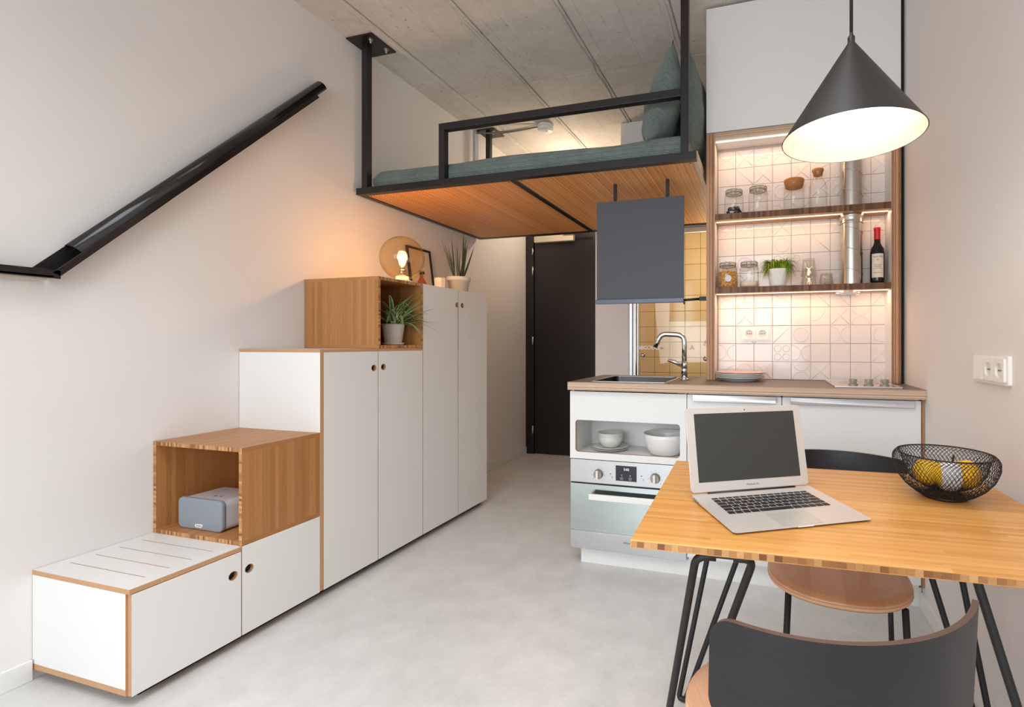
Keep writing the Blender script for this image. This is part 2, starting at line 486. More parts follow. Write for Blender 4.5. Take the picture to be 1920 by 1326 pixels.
def copy_thing(root, loc, label, rot=None):
    def rec(o, par):
        c = o.copy(); COL.objects.link(c); c.parent = par
        for ch in list(o.children): rec(ch, c)
        return c
    kids = list(root.children); r = root.copy(); COL.objects.link(r); r.location = loc; r['label'] = label
    if rot is not None: r.rotation_euler = (0, 0, rot)
    for ch in kids: rec(ch, r)
    return r


def text_mb(txt, size, mat, extr=.0003, align='CENTER', sx=1., bold=0.):
    cu = bpy.data.curves.new('lettering', 'FONT'); cu.body = txt; cu.size = size; cu.extrude = extr; cu.offset = bold; cu.align_x = align; cu.align_y = 'CENTER'; cu.resolution_u = 2
    o = bpy.data.objects.new('lettering', cu); COL.objects.link(o)
    dg = bpy.context.evaluated_depsgraph_get(); me = bpy.data.meshes.new_from_object(o.evaluated_get(dg))
    mb = MB(); mb.add([(v.co.x * sx, v.co.y, v.co.z) for v in me.vertices], [tuple(p.vertices) for p in me.polygons])
    bpy.data.objects.remove(o); bpy.data.curves.remove(cu); bpy.data.meshes.remove(me)
    return mb.xf(mat)


def face_my(x, y, z): return Matrix.Translation((x, y, z)) @ Matrix.Rotation(pi / 2, 4, 'X')        # lettering that faces -Y


def rrect(x0, x1, y0, y1, r, n=6):
    out = []
    for cx_, cy_, a in ((x1 - r, y1 - r, 0), (x0 + r, y1 - r, pi / 2), (x0 + r, y0 + r, pi), (x1 - r, y0 + r, 1.5 * pi)):
        out += [(cx_ + r * cos(a + pi / 2 * i / n), cy_ + r * sin(a + pi / 2 * i / n)) for i in range(n + 1)]
    return out


def circ(cx_, cy_, r, n=24): return [(cx_ + r * cos(2 * pi * i / n), cy_ + r * sin(2 * pi * i / n)) for i in range(n)]


def arc_pts(a, b, c, r, n=6):
    """round the corner b of the path a-b-c"""
    a, b, c = Vector(a), Vector(b), Vector(c); u = (a - b).normalized(); v = (c - b).normalized()
    th = u.angle(v); d = min(r / math.tan(th / 2), (a - b).length * .49, (c - b).length * .49); p0 = b + u * d; p1 = b + v * d
    return [(p0 * (1 - t) ** 2 + b * 2 * t * (1 - t) + p1 * t * t) for t in [i / n for i in range(n + 1)]]


# ------------------------------------------------------------------ the room
YF0 = -3.0
structure('floor', MB().box(XL - .1, XR + .1, YF0 - .1, YB + .1, -.1, 0), M['floor'])
o = structure('ceiling', MB().box(XL - .1, XR + .1, YF0 - .1, YB + .1, ZC + .012, ZC + .12), M['concrete'])
xs = [XL - .1, -2.155, -1.605, -1.06, -.49, .07, XR + .1]
for a, b in zip(xs, xs[1:]):
    for ya, yb in ((YF0 - .1, .55), (.55, 3.10), (3.10, YB + .1)):
        dz = random.uniform(-.002, .003)
        structure('concrete_panel', MB().box(a + .005, b - .005, ya + .0012, yb - .0012, ZC + dz, ZC + .012), M['concrete'], o, .003)
    if a > XL: # the ridge of grout left along each joint
        pts = [(a - .030 + random.uniform(-.006, .006), y, ZC + .001) for y in [YF0 + k * .12 for k in range(64)]]
        structure('mortar_ridge', MB().tube(pts, [random.uniform(.004, .013) for _ in pts], 5), M['concrete'], o)
structure('wall_left', MB().box(XL - .1, XL, YF0, YB + .1, 0, ZC + .05), M['wall'])
structure('wall_right', MB().box(XR, XR + .1, YF0, YB + .1, 0, ZC + .05), M['wall'])
structure('wall_back', MB().box(XL, XR, YB, YB + .1, 0, ZC + .05), M['wall'])
# wall behind the camera with the window the daylight comes through
wx0, wx1, wz0, wz1 = -2.2, .5, .55, 2.65
structure('wall_front', MB().box(XL, wx0, YF0 - .1, YF0, 0, ZC + .05).box(wx1, XR, YF0 - .1, YF0, 0, ZC + .05)
          .box(wx0, wx1, YF0 - .1, YF0, 0, wz0).box(wx0, wx1, YF0 - .1, YF0, wz1, ZC + .05), M['wall'])
mb = MB()
for x in (wx0, -1.3, -.4, wx1 - .05): mb.box(x, x + .05, YF0 - .07, YF0 - .02, wz0, wz1)
for z in (wz0, wz1 - .05): mb.box(wx0, wx1, YF0 - .07, YF0 - .02, z, z + .05)
o = structure('window_1', mb, M['white'])
for x in (-2.15, -1.25, -.35): structure('pane', MB().box(x, x + .85 if x < -.4 else .45, YF0 - .05, YF0 - .045, wz0 + .05, wz1 - .05), M['glass'], o)
structure('baseboard_left', MB().box(XL, XL + .012, YF0, Y0 - .003, 0, .07).box(XL, XL + .012, Y0 + 6 * MW + .02, YB, 0, .07), M['white'], None, .002)
structure('baseboard_right', MB().box(XR - .012, XR, YF0, 2.40, 0, .07), M['white'], None, .002)
# pilaster on the left wall beyond the loft
structure('trim_1', MB().box(XL, XL + .035, 3.70, 3.86, 2.13, ZC), M['wall'])

# bathroom: front wall with glazing, tiled back
bw = structure('wall_bathroom_front', MB().box(-1.325, -1.042, 3.75, 3.80, 0, 2.36).box(-1.042, XR, 3.75, 3.80, 2.05, 2.36)
               .box(-1.325, -1.315, 3.80, YB, 0, 2.36), M['wall'])
structure('wall_bathroom_top', MB().box(-1.325, XR, 3.80, YB, 2.36, 2.40), M['wall'])
structure('wall_bulkhead', MB().box(-1.15, XR, 3.89, YB, 2.405, ZC), M['wall'])
yt = structure('wall_bathroom_tiled', MB().box(-1.315, XR, 4.605, 4.64, 0, 2.36), M['groutd'])
tme = MB().box(-.0715, .0715, -.006, 0, -.0715, .0715).mesh('yellow_tile', M['tiley'], (0, 0, 0), .0015, 1)
for i in range(10):
    for k in range(10):
        t = bpy.data.objects.new('tile', tme); link(t, yt); t.location = (-1.24 + i * .1465, 4.605 + random.uniform(-.0006, .0004), .80 + k * .1465)
        t.rotation_euler = (random.uniform(-.004, .004), 0, random.uniform(-.004, .004))

# entrance door
d = structure('door_1', MB().box(-2.315, -1.33, 4.645, 4.682, .004, 2.34), M['door'], None, .003)
structure('door_frame', MB().box(-2.409, -2.319, 4.63, 4.685, 0, 2.42).box(-2.319, -1.33, 4.63, 4.685, 2.345, 2.42), M['door'], d, .003)
for z0, z1 in ((2.075, 2.15), (1.865, 1.955), (1.14, 1.222), (.212, .292)):
    structure('hinge', MB().cyl((-2.327, 4.628, z0), (-2.327, 4.628, z1), .0085, 10).cyl((-2.327, 4.628, (z0 + z1) / 2 - .002), (-2.327, 4.628, (z0 + z1) / 2 + .002), .0098, 10), M['steel'], d)
structure('door_closer', MB().box(-2.295, -1.86, 4.59, 4.644, 2.195, 2.258), M['beige'], d, .004)
structure('closer_arm', MB().box(-1.96, -1.68, 4.57, 4.59, 2.262, 2.270), M['steelblack'], d)

# shower screen
t = Thing('shower_screen', 'clear glass shower screen in chrome profile, yellow tiles seen through it', 'shower screen', (-.4, 3.76, 0))
t.part('glass_pane', MB().box(-.965, XR - .01, 3.768, 3.776, .02, 2.02), M['pane'])
t.part('chrome_post', MB().box(-1.012, -.978, 3.745, 3.79, 0, 2.045), M['chrome'], bevel=.008, label='wide chrome profile')
t.part('side_profile', MB().box(-1.040, -1.014, 3.752, 3.79, 0, 2.045).box(-.977, -.966, 3.757, 3.785, 0, 2.02), M['steel'], bevel=.002)
t.part('top_rail', MB().box(-1.0, XR - .01, 3.752, 3.79, 2.01, 2.046), M['pot'], bevel=.002)
for x, z in ((-.925, 1.060), (-.435, 1.035)):
    t.part('knob', MB().sphere((x, 3.750, z), .019, 14).cyl((x, 3.752, z), (x, 3.768, z), .009, 12), M['chrome'])
mir = Matrix.Scale(-1, 4, (1, 0, 0))
t.part('lettering', text_mb('MEXICO86', .044, face_my(-.866, 3.7655, 1.118) @ mir, .0006, bold=.0016), M['whiteink'], label='white mirrored lettering')
t.part('squiggle', text_mb('A.', .05, face_my(-.545, 3.7655, 1.118) @ mir, .0006, bold=.0012), M['whiteink'])

# ------------------------------------------------------------------ handrail on the left wall
SL = 1.0892  # rise per run of the stairs
ang = math.atan(SL)
tv = Vector((0, cos(ang), sin(ang))); nv = Vector((0, -sin(ang), cos(ang)))
t = Thing('handrail', 'black lacquered handrail rising along the left wall above the stair storage', 'handrail', (XL, 1.07, 1.39))
XO = -2.341


def rail_strip(x0, x1, off0, off1, s0, s1):
    """box along the slope: off = distance above the lower edge line through (1.079, 1.384)"""
    b = Vector((0, 1.079, 1.384)); mb_ = MB(); vs = []
    for x in (x0, x1):
        for o_ in (off0, off1):
            for s_ in (s0, s1):
                q = b + tv * (s_ + o_ * math.tan((pi / 2 - ang) * .5) * (1 if s_ <= 0.05 else 0) * -1) + nv * o_; vs.append((x, q.y, q.z))
    fs = [(0, 1, 3, 2), (4, 6, 7, 5), (0, 4, 5, 1), (2, 3, 7, 6), (0, 2, 6, 4), (1, 5, 7, 3)]
    return mb_.add(vs, fs)


L_ = 1.51
t.part('channel_lip', rail_strip(XO - .005, XO, 0, .022, 0, L_), M['rail'], bevel=.001)
t.part('channel_base', rail_strip(XL + .001, XO - .005, 0, .005, 0, L_), M['rail'])
t.part('channel_back', rail_strip(XL + .001, XL + .006, .005, .048, 0, L_), M['black'])
c0 = Vector((XL + .036, 1.079, 1.384)) + nv * .026
prof = []
mbt = MB(); n = 14; rr = .032
s0_, s1_ = .105, 1.60
vs = []
for s_ in (s0_, s1_):
    for rad in (rr, rr - .004):
        for k in range(n + 1):
            a = -.45 + (pi + .55) * k / n
            vs.append(c0 + tv * s_ + Vector((1, 0, 0)) * (rad * cos(a)) + nv * (rad * sin(a)))
m = n + 1; fs = []
for k in range(n):
    fs += [(k, k + 1, 2 * m + k + 1, 2 * m + k), (m + k, 3 * m + k, 3 * m + k + 1, m + k + 1), (k, m + k, m + k + 1, k + 1), (2 * m + k, 2 * m + k + 1, 3 * m + k + 1, 3 * m + k)]
fs += [(0, 2 * m, 3 * m, m), (n, m + n, 3 * m + n, 2 * m + n)]
mbt.add(vs, fs, 0, False)
o = t.part('tube_cover', mbt, M['rail'], label='half-round black tube')
o.data.shade_smooth() if hasattr(o.data, 'shade_smooth') else None
t.part('flat_ledge', MB().box(XL + .001, XO, -.4, 1.062, 1.376, 1.384).box(XO - .006, XO, -.4, 1.079, 1.374, 1.404), M['rail'], bevel=.0012, label='level lower length')
t.part('underside_strip', MB().box(XL + .008, XO - .012, -.4, 1.05, 1.366, 1.3755), M['beige'])  # pale colour paints the light reflected in the black ledge's underside

# ------------------------------------------------------------------ stair storage
ym = [Y0 + k * MW for k in range(7)]
DT, G = .018, .0016


def door(T, y0, y1, z0, z1, hole, right):
    T.part('door', MB().plate(rrect(y0 + G, y1 - G, z0, z1, .0008, 1), [circ(hole[0], hole[1], .0165)], XC - DT, XC, 'X', 0, 1), [M['white'], M['ply']])
    T.part('finger_hole', MB().prism(circ(hole[0], hole[1], .0155), XC - .03, XC - .019, 'X'), M['black'], label='dark round finger hole')


# low bench
t = Thing('low_cabinet', 'low white bench cabinet with slotted top, first step of the stair storage', 'cabinet', (-2.165, Y0 + MW, 0))
zt = SH
t.part('top_panel', MB().box(XL + .002, XC, Y0, ym[1] - .001, zt - .016, zt - .002, 0, zp=1).box(XL + .002, XC - DT - .001, ym[1] - .001, ym[2] - .002, zt - .016, zt - .002, 0, zp=1)
       .box(XL + .002, -2.362, Y0, ym[2] - .002, zt - .002, zt, 1, ym=0, xp=0)
       .box(-1.975, XC, Y0, ym[1] - .001, zt - .002, zt, 1, ym=0, xp=0, xm=0).box(-1.975, XC - DT - .001, ym[1] - .001, ym[2] - .002, zt - .002, zt, 1)
       .box(-2.362, -1.975, Y0, 1.1105, zt - .002, zt, 1, ym=0, yp=0)
       .box(-2.362, -1.975, 1.1135, 1.1795, zt - .002, zt, 1, ym=0, yp=0)
       .box(-2.362, -1.975, 1.1825, 1.248, zt - .002, zt, 1, ym=0, yp=0)
       .box(-2.362, -1.975, 1.251, 1.3185, zt - .002, zt, 1, ym=0, yp=0)
       .box(-2.362, -1.975, 1.3215, ym[2] - .002, zt - .002, zt, 1, ym=0, yp=0), [M['ply'], M['white']], label='slotted white top with plywood edge')
for y in (1.112, 1.181, 1.2495, 1.320):
    t.part('slot', MB().box(-2.361, -1.976, y - .0014, y + .0014, zt - .0019, zt - .0012), M['cork'])
t.part('end_panel', MB().box(XL + .002, XC - DT - .001, Y0, Y0 + .018, .055, zt - .0165, 0, ym=1), [M['ply'], M['white']])
t.part('base_panel', MB().box(XL + .002, XC - DT - .001, Y0, ym[2] - .002, .036, .0545), [M['ply']])
t.part('divider', MB().box(XL + .002, XC - DT - .001, ym[1] - .009, ym[1] + .009, .055, zt - .0165), M['ply'])
t.part('back_panel', MB().box(XL + .002, XL + .012, Y0 + .018, ym[2] - .02, .055, zt - .0165), M['white'])
t.part('plinth', MB().box(XL + .06, XC - .05, Y0 + .05, ym[2] - .002, 0, .036), M['gap'])
door(t, Y0 + .004, ym[1], .034, zt - .018, (1.352, .277), True)
door(t, ym[1], ym[2], .034, zt - .0005, (1.412, .279), False)


def carcase(T, y0, y1, zt_, end=True):
    T.part('top_panel', MB().box(XL + .002, XC - DT - .001 if not end else XC, y0, y1 - .001, zt_ - .014, zt_, 0, zp=1), [M['ply'], M['white']], label='white top with plywood edge')
    T.part('side_panel', MB().box(XL + .002, XC if end else XC - DT - .001, y0, y0 + .017, .036, zt_ - .0145, 0, ym=1), [M['ply'], M['white']])
    T.part('side_panel', MB().box(XL + .002, XC - DT - .001, y1 - .018, y1 - .001, .036, zt_ - .0145, 0, yp=1), [M['ply'], M['white']])
    T.part('back_panel', MB().box(XL + .002, XL + .012, y0 + .018, y1 - .019, .036, zt_ - .015), M['white'])
    T.part('plinth', MB().box(XL + .06, XC - .05, y0 + .002, y1 - .002, 0, .035), M['gap'])


t = Thing('cupboard', 'white two-door cupboard of middle height carrying the upper bamboo box', 'cabinet', (-2.165, ym[3], 0))
carcase(t, ym[2], ym[4], 3 * SH)
door(t, ym[2] + .017, ym[3], .034, 3 * SH - .0145, (2.040, 1.026), True)
door(t, ym[3], ym[4], .034, 3 * SH - .0145, (2.105, 1.028), False)
t = Thing('wardrobe', 'tallest white two-door wardrobe under the loft, snake plant on top', 'cabinet', (-2.165, ym[5], 0))
carcase(t, ym[4] + .0005, ym[6], 4 * SH, False)
door(t, ym[4] + .001, ym[5], .034, 4 * SH, (2.742, 1.401), True)
door(t, ym[5], ym[6], .034, 4 * SH, (2.799, 1.402), False)


def bamboo_box(name, label, y0, y1, z0, z1, open_side):
    T = Thing(name, label, 'box', (-2.165, (y0 + y1) / 2, z0)); e = .016
    x0, x1 = XL + .003, XC
    W, FL = M['bam_xy_z'], M['bam_x_y']; ED, EZ = M['bam_edgeX' if open_side == 'ym' else 'bam_edgeY'], M['bam_edgeZ']
    if open_side == 'ym':
        T.part('top_panel', MB().box(x0, x1, y0, y1, z1 - e, z1, 0, ym=1), [FL, ED]); T.part('bottom_panel', MB().box(x0, x1, y0, y1, z0, z0 + e, 0, ym=1), [FL, ED])
        T.part('side_panel', MB().box(x0, x0 + e, y0, y1, z0 + e, z1 - e, 0, ym=1), [W, EZ]); T.part('side_panel', MB().box(x1 - e, x1, y0, y1, z0 + e, z1 - e, 0, ym=1), [W, EZ])
        T.part('back_panel', MB().box(x0 + e, x1 - e, y1 - .014, y1 - .002, z0 + e, z1 - e), W)
    else:
        T.part('top_panel', MB().box(x0, x1, y0, y1, z1 - e, z1, 0, xp=1), [M['bam_y_x'], ED]); T.part('bottom_panel', MB().box(x0, x1, y0, y1, z0, z0 + e, 0, xp=1), [M['bam_y_x'], ED])
        T.part('side_panel', MB().box(x0, x1, y0, y0 + e, z0 + e, z1 - e, 0, xp=1), [W, EZ]); T.part('side_panel', MB().box(x0, x1, y1 - e, y1, z0 + e, z1 - e, 0, xp=1), [W, EZ])
        T.part('back_panel', MB().box(x0 + .002, x0 + .014, y0 + e, y1 - e, z0 + e, z1 - e), W)
    return T


bamboo_box('bamboo_box', 'bamboo cube box standing open towards the room with grey speaker inside', ym[1] + .001, ym[2] - .0005, SH + .001, 2 * SH, 'ym')
bamboo_box('bamboo_box', 'bamboo cube box with spider plant inside, glowing globe lamp on top', ym[3] + .0005, ym[4] - .0005, 3 * SH + .001, 4 * SH, 'xp')

# speaker in the lower box
t = Thing('speaker', 'white speaker with grey cloth front lying in lower bamboo box', 'speaker', (-2.205, 1.50, SH + .017))
z0 = SH + .0175
t.part('body', MB().prism(rrect(-2.325, -2.085, z0 + .002, z0 + .122, .022, 5), 1.442, 1.588, 'Y'), M['speakerbody'], bevel=.003)
t.part('grille', MB().prism(rrect(-2.329, -2.081, z0, z0 + .126, .022, 5), 1.422, 1.441, 'Y'), M['fabricgrey'], bevel=.006, label='grey cloth grille')
t.part('badge', MB().prism(rrect(-2.225, -2.185, z0 + .012, z0 + .025, .006, 5), 1.4185, 1.4225, 'Y'), M['whitecloth'])
t.part('lettering', text_mb('SONOS', .0085, face_my(-2.205, 1.4183, z0 + .0185)), M['greyink'])
t.part('button', MB().cyl((-2.20, 1.48, z0 + .122), (-2.20, 1.48, z0 + .1235), .006, 12).cyl((-2.17, 1.48, z0 + .122), (-2.17, 1.48, z0 + .1235), .005, 12), M['greyink'])


# plants
def blade(path, w0, up=(0, 0, 1), keel=.25, nseg=8, tip=.05, margin=False):
    """a strap leaf along a quadratic path of three points"""
    a, b, c = [Vector(p) for p in path]; mb_ = MB(); vs = []; nc = 5 if margin else 3
    for i in range(nseg + 1):
        u = i / nseg; p = a * (1 - u) ** 2 + b * 2 * u * (1 - u) + c * u * u
        tg = ((b - a) * (1 - u) + (c - b) * u).normalized(); sd = tg.cross(Vector(up))
        sd = sd.normalized() if sd.length > 1e-4 else Vector((1, 0, 0)); nn = sd.cross(tg)
        wd = w0 * (min(1, .45 + u * 2.2) if u < .3 else 1 - ((u - .3) / .7) ** 1.6 * (1 - tip))
        for q in ((-1, -.55, 0, .55, 1) if margin else (-1, 0, 1)):
            vs.append(p + sd * (q * wd * .5) + nn * (abs(q) * keel * wd * .5))
    fs = []; mi = []
    for i in range(nseg):
        for k in range(nc - 1):
            fs.append((i * nc + k, i * nc + k + 1, (i + 1) * nc + k + 1, (i + 1) * nc + k)); mi.append(1 if margin and k in (0, 3) else 0)
    return mb_.add(vs, fs, mi, True)


PX, PY, PZ = -2.115, 2.405 - .005, 3 * SH + .017
t = Thing('spider_plant', 'striped spider plant in white pot inside upper bamboo box', 'plant', (PX + .03, 2.30, PZ))
PX, PY = -2.045, 2.318
t.part('saucer', MB().lathe([(0, .0), (.052, .0), (.060, .014), (.057, .014), (.050, .004), (0, .004)], (PX, PY, PZ)), M['pot'])
t.part('pot', MB().lathe([(0, .006), (.042, .006), (.047, .02), (.060, .115), (.060, .12), (.056, .12), (.055, .104), (0, .104)], (PX, PY, PZ)), M['pot'])
t.part('soil', MB().lathe([(0, .108), (.055, .106)], (PX, PY, PZ), 20), M['soil'])
rng = random.Random(3)
for k in range(84):
    a = rng.uniform(0, 2 * pi) if k % 2 else rng.uniform(-1.2, 1.5)
    el = rng.uniform(.25, 1.35) if k < 64 else rng.uniform(1.0, 1.45); ln = rng.uniform(.17, .30); dx, dy = cos(a), sin(a)
    p0 = Vector((PX + dx * .012, PY + dy * .012, PZ + .106))
    p1 = p0 + Vector((dx * cos(el), dy * cos(el), sin(el))) * ln * .62
    p2 = p1 + Vector((dx * .55, dy * .55, .35 - rng.uniform(.2, 1.5 if k < 64 else .7))) * ln * .55
    for q in (p1, p2):   # keep the leaves inside the box, or out through its open side
        q.y = min(max(q.y, ym[3] + .026), ym[4] - .030) if q.x < XC + .045 or q is p1 else min(max(q.y, ym[3] + .01), ym[4] + .06)
        q.x = max(q.x, XL + .035); q.z = min(max(q.z, PZ + .012), 4 * SH - .022)
    t.part('leaf', blade((p0, p1, p2), rng.uniform(.018, .027), margin=True), [M['leaf'], M['leafpale']])

t = Thing('snake_plant', 'spiky snake plant in cream pot on top of the tall wardrobe', 'plant', (-2.1, 3.03, 4 * SH))
sx_, sy_, sz_ = -2.055, 2.955, 4 * SH + .0005
t.part('pot', MB().lathe([(0, .0), (.060, .0), (.072, .085), (.078, .085), (.081, .112), (.075, .112), (.072, .098), (0, .098)], (sx_, sy_, sz_)), M['pot'])
t.part('soil', MB().lathe([(0, .102), (.0725, .100)], (sx_, sy_, sz_), 20), M['soil'])
for a, lean, h in ((-2.3, .115, .27), (-1.9, .07, .22), (-1.5, .04, .29), (.4, .01, .35), (.9, .03, .31), (1.4, .06, .28), (1.7, .08, .25), (1.2, .115, .26), (3.0, .03, .27), (-1.7, .055, .17), (2.2, .02, .22), (1.6, .04, .2), (0, .02, .26), (-2.1, .09, .24), (1.9, .10, .22), (.9, .0, .33), (-1.2, .02, .25), (1.3, .05, .3)):
    dx, dy = cos(a), sin(a); p0 = Vector((sx_ + dx * .022 + rng.uniform(-.01, .01), sy_ + dy * .035, sz_ + .10))
    t.part('leaf', blade((p0, p0 + Vector((dx * lean * .4, dy * lean * .5, h * .5)), p0 + Vector((dx * lean * .6, dy * lean, h))), .0135, (cos(a + 1), sin(a + 1), .1), .5, 7, .02), M['snake'])

# globe lamp
gx, gy, gz = -1.985, 2.32, 4 * SH + .0005
t = Thing('globe_lamp', 'lit amber glass globe lamp on upper bamboo box', 'lamp', (gx, gy, gz))
t.part('base', MB().lathe([(0, .0), (.052, .0), (.054, .008), (.036, .014), (.034, .032), (.020, .036), (0, .036)], (gx, gy, gz)), M['pot'])
gp = [(.038 + (0) * k, .014) for k in range(1)]
for k in range(25):
    th = pi - .27 - (pi - .27) * k / 24
    gp.append((.119 * sin(th), .137 + .124 * cos(th)))
gp[-1] = (0, .261)
t.part('glass_globe', MB().lathe(gp, (gx, gy, gz), 48), M['amber'], label='amber glass globe')
t.part('socket', MB().lathe([(0, .034), (.019, .034), (.019, .066), (.016, .07), (0, .07)], (gx, gy, gz), 20), M['zinc'])
b = t.part('bulb', MB().lathe([(.012, .07), (.014, .085), (.028, .115), (.032, .135), (.026, .160), (.012, .172), (0, .175)], (gx, gy, gz), 24), M['bulbglass'])
fl = [(gx + .014 * cos(k * 1.3), gy + .014 * sin(k * 1.3), gz + .095 + .055 * (k % 2) + .002 * (k % 3)) for k in range(11)]
t.part('filament', MB().tube(fl, .0013, 6), M['filament'], b)

# picture leaning on the wall
t = Thing('picture_frame', 'small black picture frame leaning on the wall behind the globe lamp', 'picture', (-2.36, 2.95, 4 * SH))
fm = Matrix.Translation((-2.352, 2.955, 4 * SH + .002)) @ Matrix.Rotation(radians(-8), 4, 'Y')   # local: X out of wall, Y across, Z up
fw, fh = .125, .335
mb = MB().box(0, .014, -fw, -fw + .014, 0, fh).box(0, .014, fw - .014, fw, 0, fh).box(0, .014, -fw + .014, fw - .014, 0, .014).box(0, .014, -fw + .014, fw - .014, fh - .014, fh)
t.part('frame', mb.xf(fm), M['black'])
pr = t.part('print', MB().box(.002, .006, -fw + .013, fw - .013, .013, fh - .013).xf(fm), M['printbg'])
t.part('printed_coat', MB().prism([(-.062, .02), (.058, .02), (.045, .09), (.018, .125), (-.018, .125), (-.048, .085)], .0062, .0066, 'X').xf(fm), M['orange'], pr)
t.part('printed_shirt', MB().prism([(-.022, .02), (.014, .02), (.010, .1), (-.012, .1)], .0068, .0071, 'X').xf(fm), M['blueink'], pr)
t.part('printed_head', MB().prism(circ(0, .138, .022, 16), .0068, .0072, 'X').xf(fm), M['cork'], pr)
t.part('printed_hair', MB().prism(circ(-.006, .158, .017, 12), .0073, .0076, 'X').prism(circ(.026, .16, .013, 10), .0073, .0076, 'X').xf(fm), M['ink'], pr)

single('votive_cup', MB().lathe([(0, .0), (.036, .0), (.038, .088), (.034, .090), (.032, .012), (0, .010)], (-2.09, 2.80, 4 * SH + .0005), 8, sm=False), M['pot'], 'small faceted white cup between picture frame and snake plant', 'cup', (-2.09, 2.80, 4 * SH))

# ------------------------------------------------------------------ loft bed
LX0, LX1, LY0, LY1, LZ = -2.387, -.323, 2.395, 3.735, 2.055
K = M['steelblack']
t = Thing('loft_bed', 'black steel loft bed frame hung from the ceiling with perforated bamboo underside', 'bed', (-1.35, 3.0, LZ))
t.part('front_bar', MB().box(LX0, LX1, LY0, LY0 + .04, LZ, LZ + .04), K, bevel=.002)
t.part('rear_bar', MB().box(LX0, LX1, LY1 - .04, LY1, LZ, LZ + .04), K, bevel=.002)
t.part('side_bar', MB().box(LX0, LX0 + .04, LY0 + .04, LY1 - .04, LZ, LZ + .04), K, bevel=.002)
t.part('end_board', MB().box(LX1 - .018, LX1, LY0 + .042, LY1 - .042, LZ - .002, LZ + .055), M['beige'], label='beige board along the right end')
t.part('middle_bar', MB().box(-1.364, -1.324, LY0 + .04, LY1 - .04, LZ, LZ + .038), K, bevel=.002)
for a, b in ((LX0 + .041, -1.3655), (-1.3225, LX1 - .02)):
    p = t.part('underside_panel', MB().box(a, b, LY0 + .041, LY1 - .041, LZ + .004, LZ + .018), M['bedpanel'], label='perforated bamboo panel')
    for sx_ in (a + .018, b - .018):
        for sy_ in (LY0 + .06, LY1 - .06): t.part('screw', MB().cyl((sx_, sy_, LZ + .002), (sx_, sy_, LZ + .005), .0045, 8), K, p)
zp = ZC - .010
t.part('post', MB().box(-2.345, -2.305, LY0, LY0 + .04, LZ + .04, zp), K, bevel=.002)
t.part('post', MB().box(-.401, -.361, LY0, LY0 + .04, LZ + .04, zp), K, bevel=.002)
t.part('post', MB().box(-2.300, -2.260, LY1 - .045, LY1 - .005, LZ + .04, zp), K, bevel=.002)
t.part('guard_post', MB().box(-1.80, -1.762, LY0, LY0 + .04, LZ + .04, 2.374), K, bevel=.002)
t.part('guard_rail', MB().box(-1.80, -.401, LY0, LY0 + .04, 2.3745, 2.414), K, bevel=.002)
for (x0, x1, y0, y1, bolts) in ((-2.402, -2.215, 2.335, 2.535, ((-2.262, 2.378), (-2.245, 2.485))), (-2.372, -2.20, 3.66, 3.83, ((-2.235, 3.70),)), (-.47, -.30, 2.335, 2.505, ((-.32, 2.38), (-.32, 2.47)))):
    p = t.part('ceiling_plate', MB().box(x0, x1, y0, y1, ZC - .011, ZC - .004), K, bevel=.001)
    for bx, by in bolts:
        t.part('bolt', MB().cyl((bx, by, ZC - .038), (bx, by, ZC - .011), .005, 10).cyl((bx, by, ZC - .024), (bx, by, ZC - .0112), .0105, 6).cyl((bx, by, ZC - .0135), (bx, by, ZC - .0111), .014, 14), M['bolt'], p)


def fabric_slab(x0, x1, y0, y1, z0, z1, nx, ny, edge, seed, amp):
    """soft rounded slab: top grid and bottom grid joined; edges rounded off"""
    r = random.Random(seed); ph = [(r.uniform(2, 16), r.uniform(2, 16), r.uniform(0, 6), r.uniform(.3, 1)) for _ in range(10)]
    wob = lambda x, y: sum(a * sin(p * x + q * y + f) for p, q, f, a in ph) / 5
    mb_ = MB(); vs = []; ring = 6
    # cross-section stations run around the slab in y: bottom centre -> front edge -> top -> back edge
    path = []
    h = (z1 - z0) / 2; zc_ = (z0 + z1) / 2
    for k in range(9): a = pi * 1.5 - pi * k / 8 + 0; path.append(('f', -pi / 2 - pi * k / 8))
    for i in range(nx + 1):
        u = i / nx; x = x0 + (x1 - x0) * u; e = min(u, 1 - u) * (x1 - x0); sq = min(1, math.sqrt(max(0, 1 - (1 - min(1, e / edge)) ** 2)) * .45 + .55)
        hh = h * sq; row = []
        for k in range(9):
            a = -pi / 2 - pi * k / 8; row.append((y0 + edge + cos(a) * edge * 1.0, zc_ + sin(a) * hh))
        for k in range(1, ny): row.append((y0 + edge + (y1 - y0 - 2 * edge) * k / ny, zc_ + hh))
        for k in range(9):
            a = pi / 2 - pi * k / 8; row.append((y1 - edge + cos(a) * edge, zc_ + sin(a) * hh))
        for j, (y, z) in enumerate(row):
            top = max(0, (z - zc_) / h); wv = wob(x * 1.2, y * 1.3 + z * 2)
            vs.append((x, y + wv * amp * .35 * (1 - abs(top)), z + wv * amp * top))
    m_ = len(row); fs = []
    for i in range(nx):
        for j in range(m_): l = (j + 1) % m_; fs.append((i * m_ + j, i * m_ + l, (i + 1) * m_ + l, (i + 1) * m_ + j))
    fs += [tuple(range(m_)), tuple(range(nx * m_, nx * m_ + m_))[::-1]]
    return mb_.add(vs, fs, 0, True)


single('duvet', fabric_slab(-2.302, -.368, 2.437, 3.66, LZ + .02, 2.212, 90, 26, .05, 4, .014), M['quilt'], 'sage green quilted duvet spread over the loft bed', 'bedding', (-1.33, 3.05, LZ + .02))


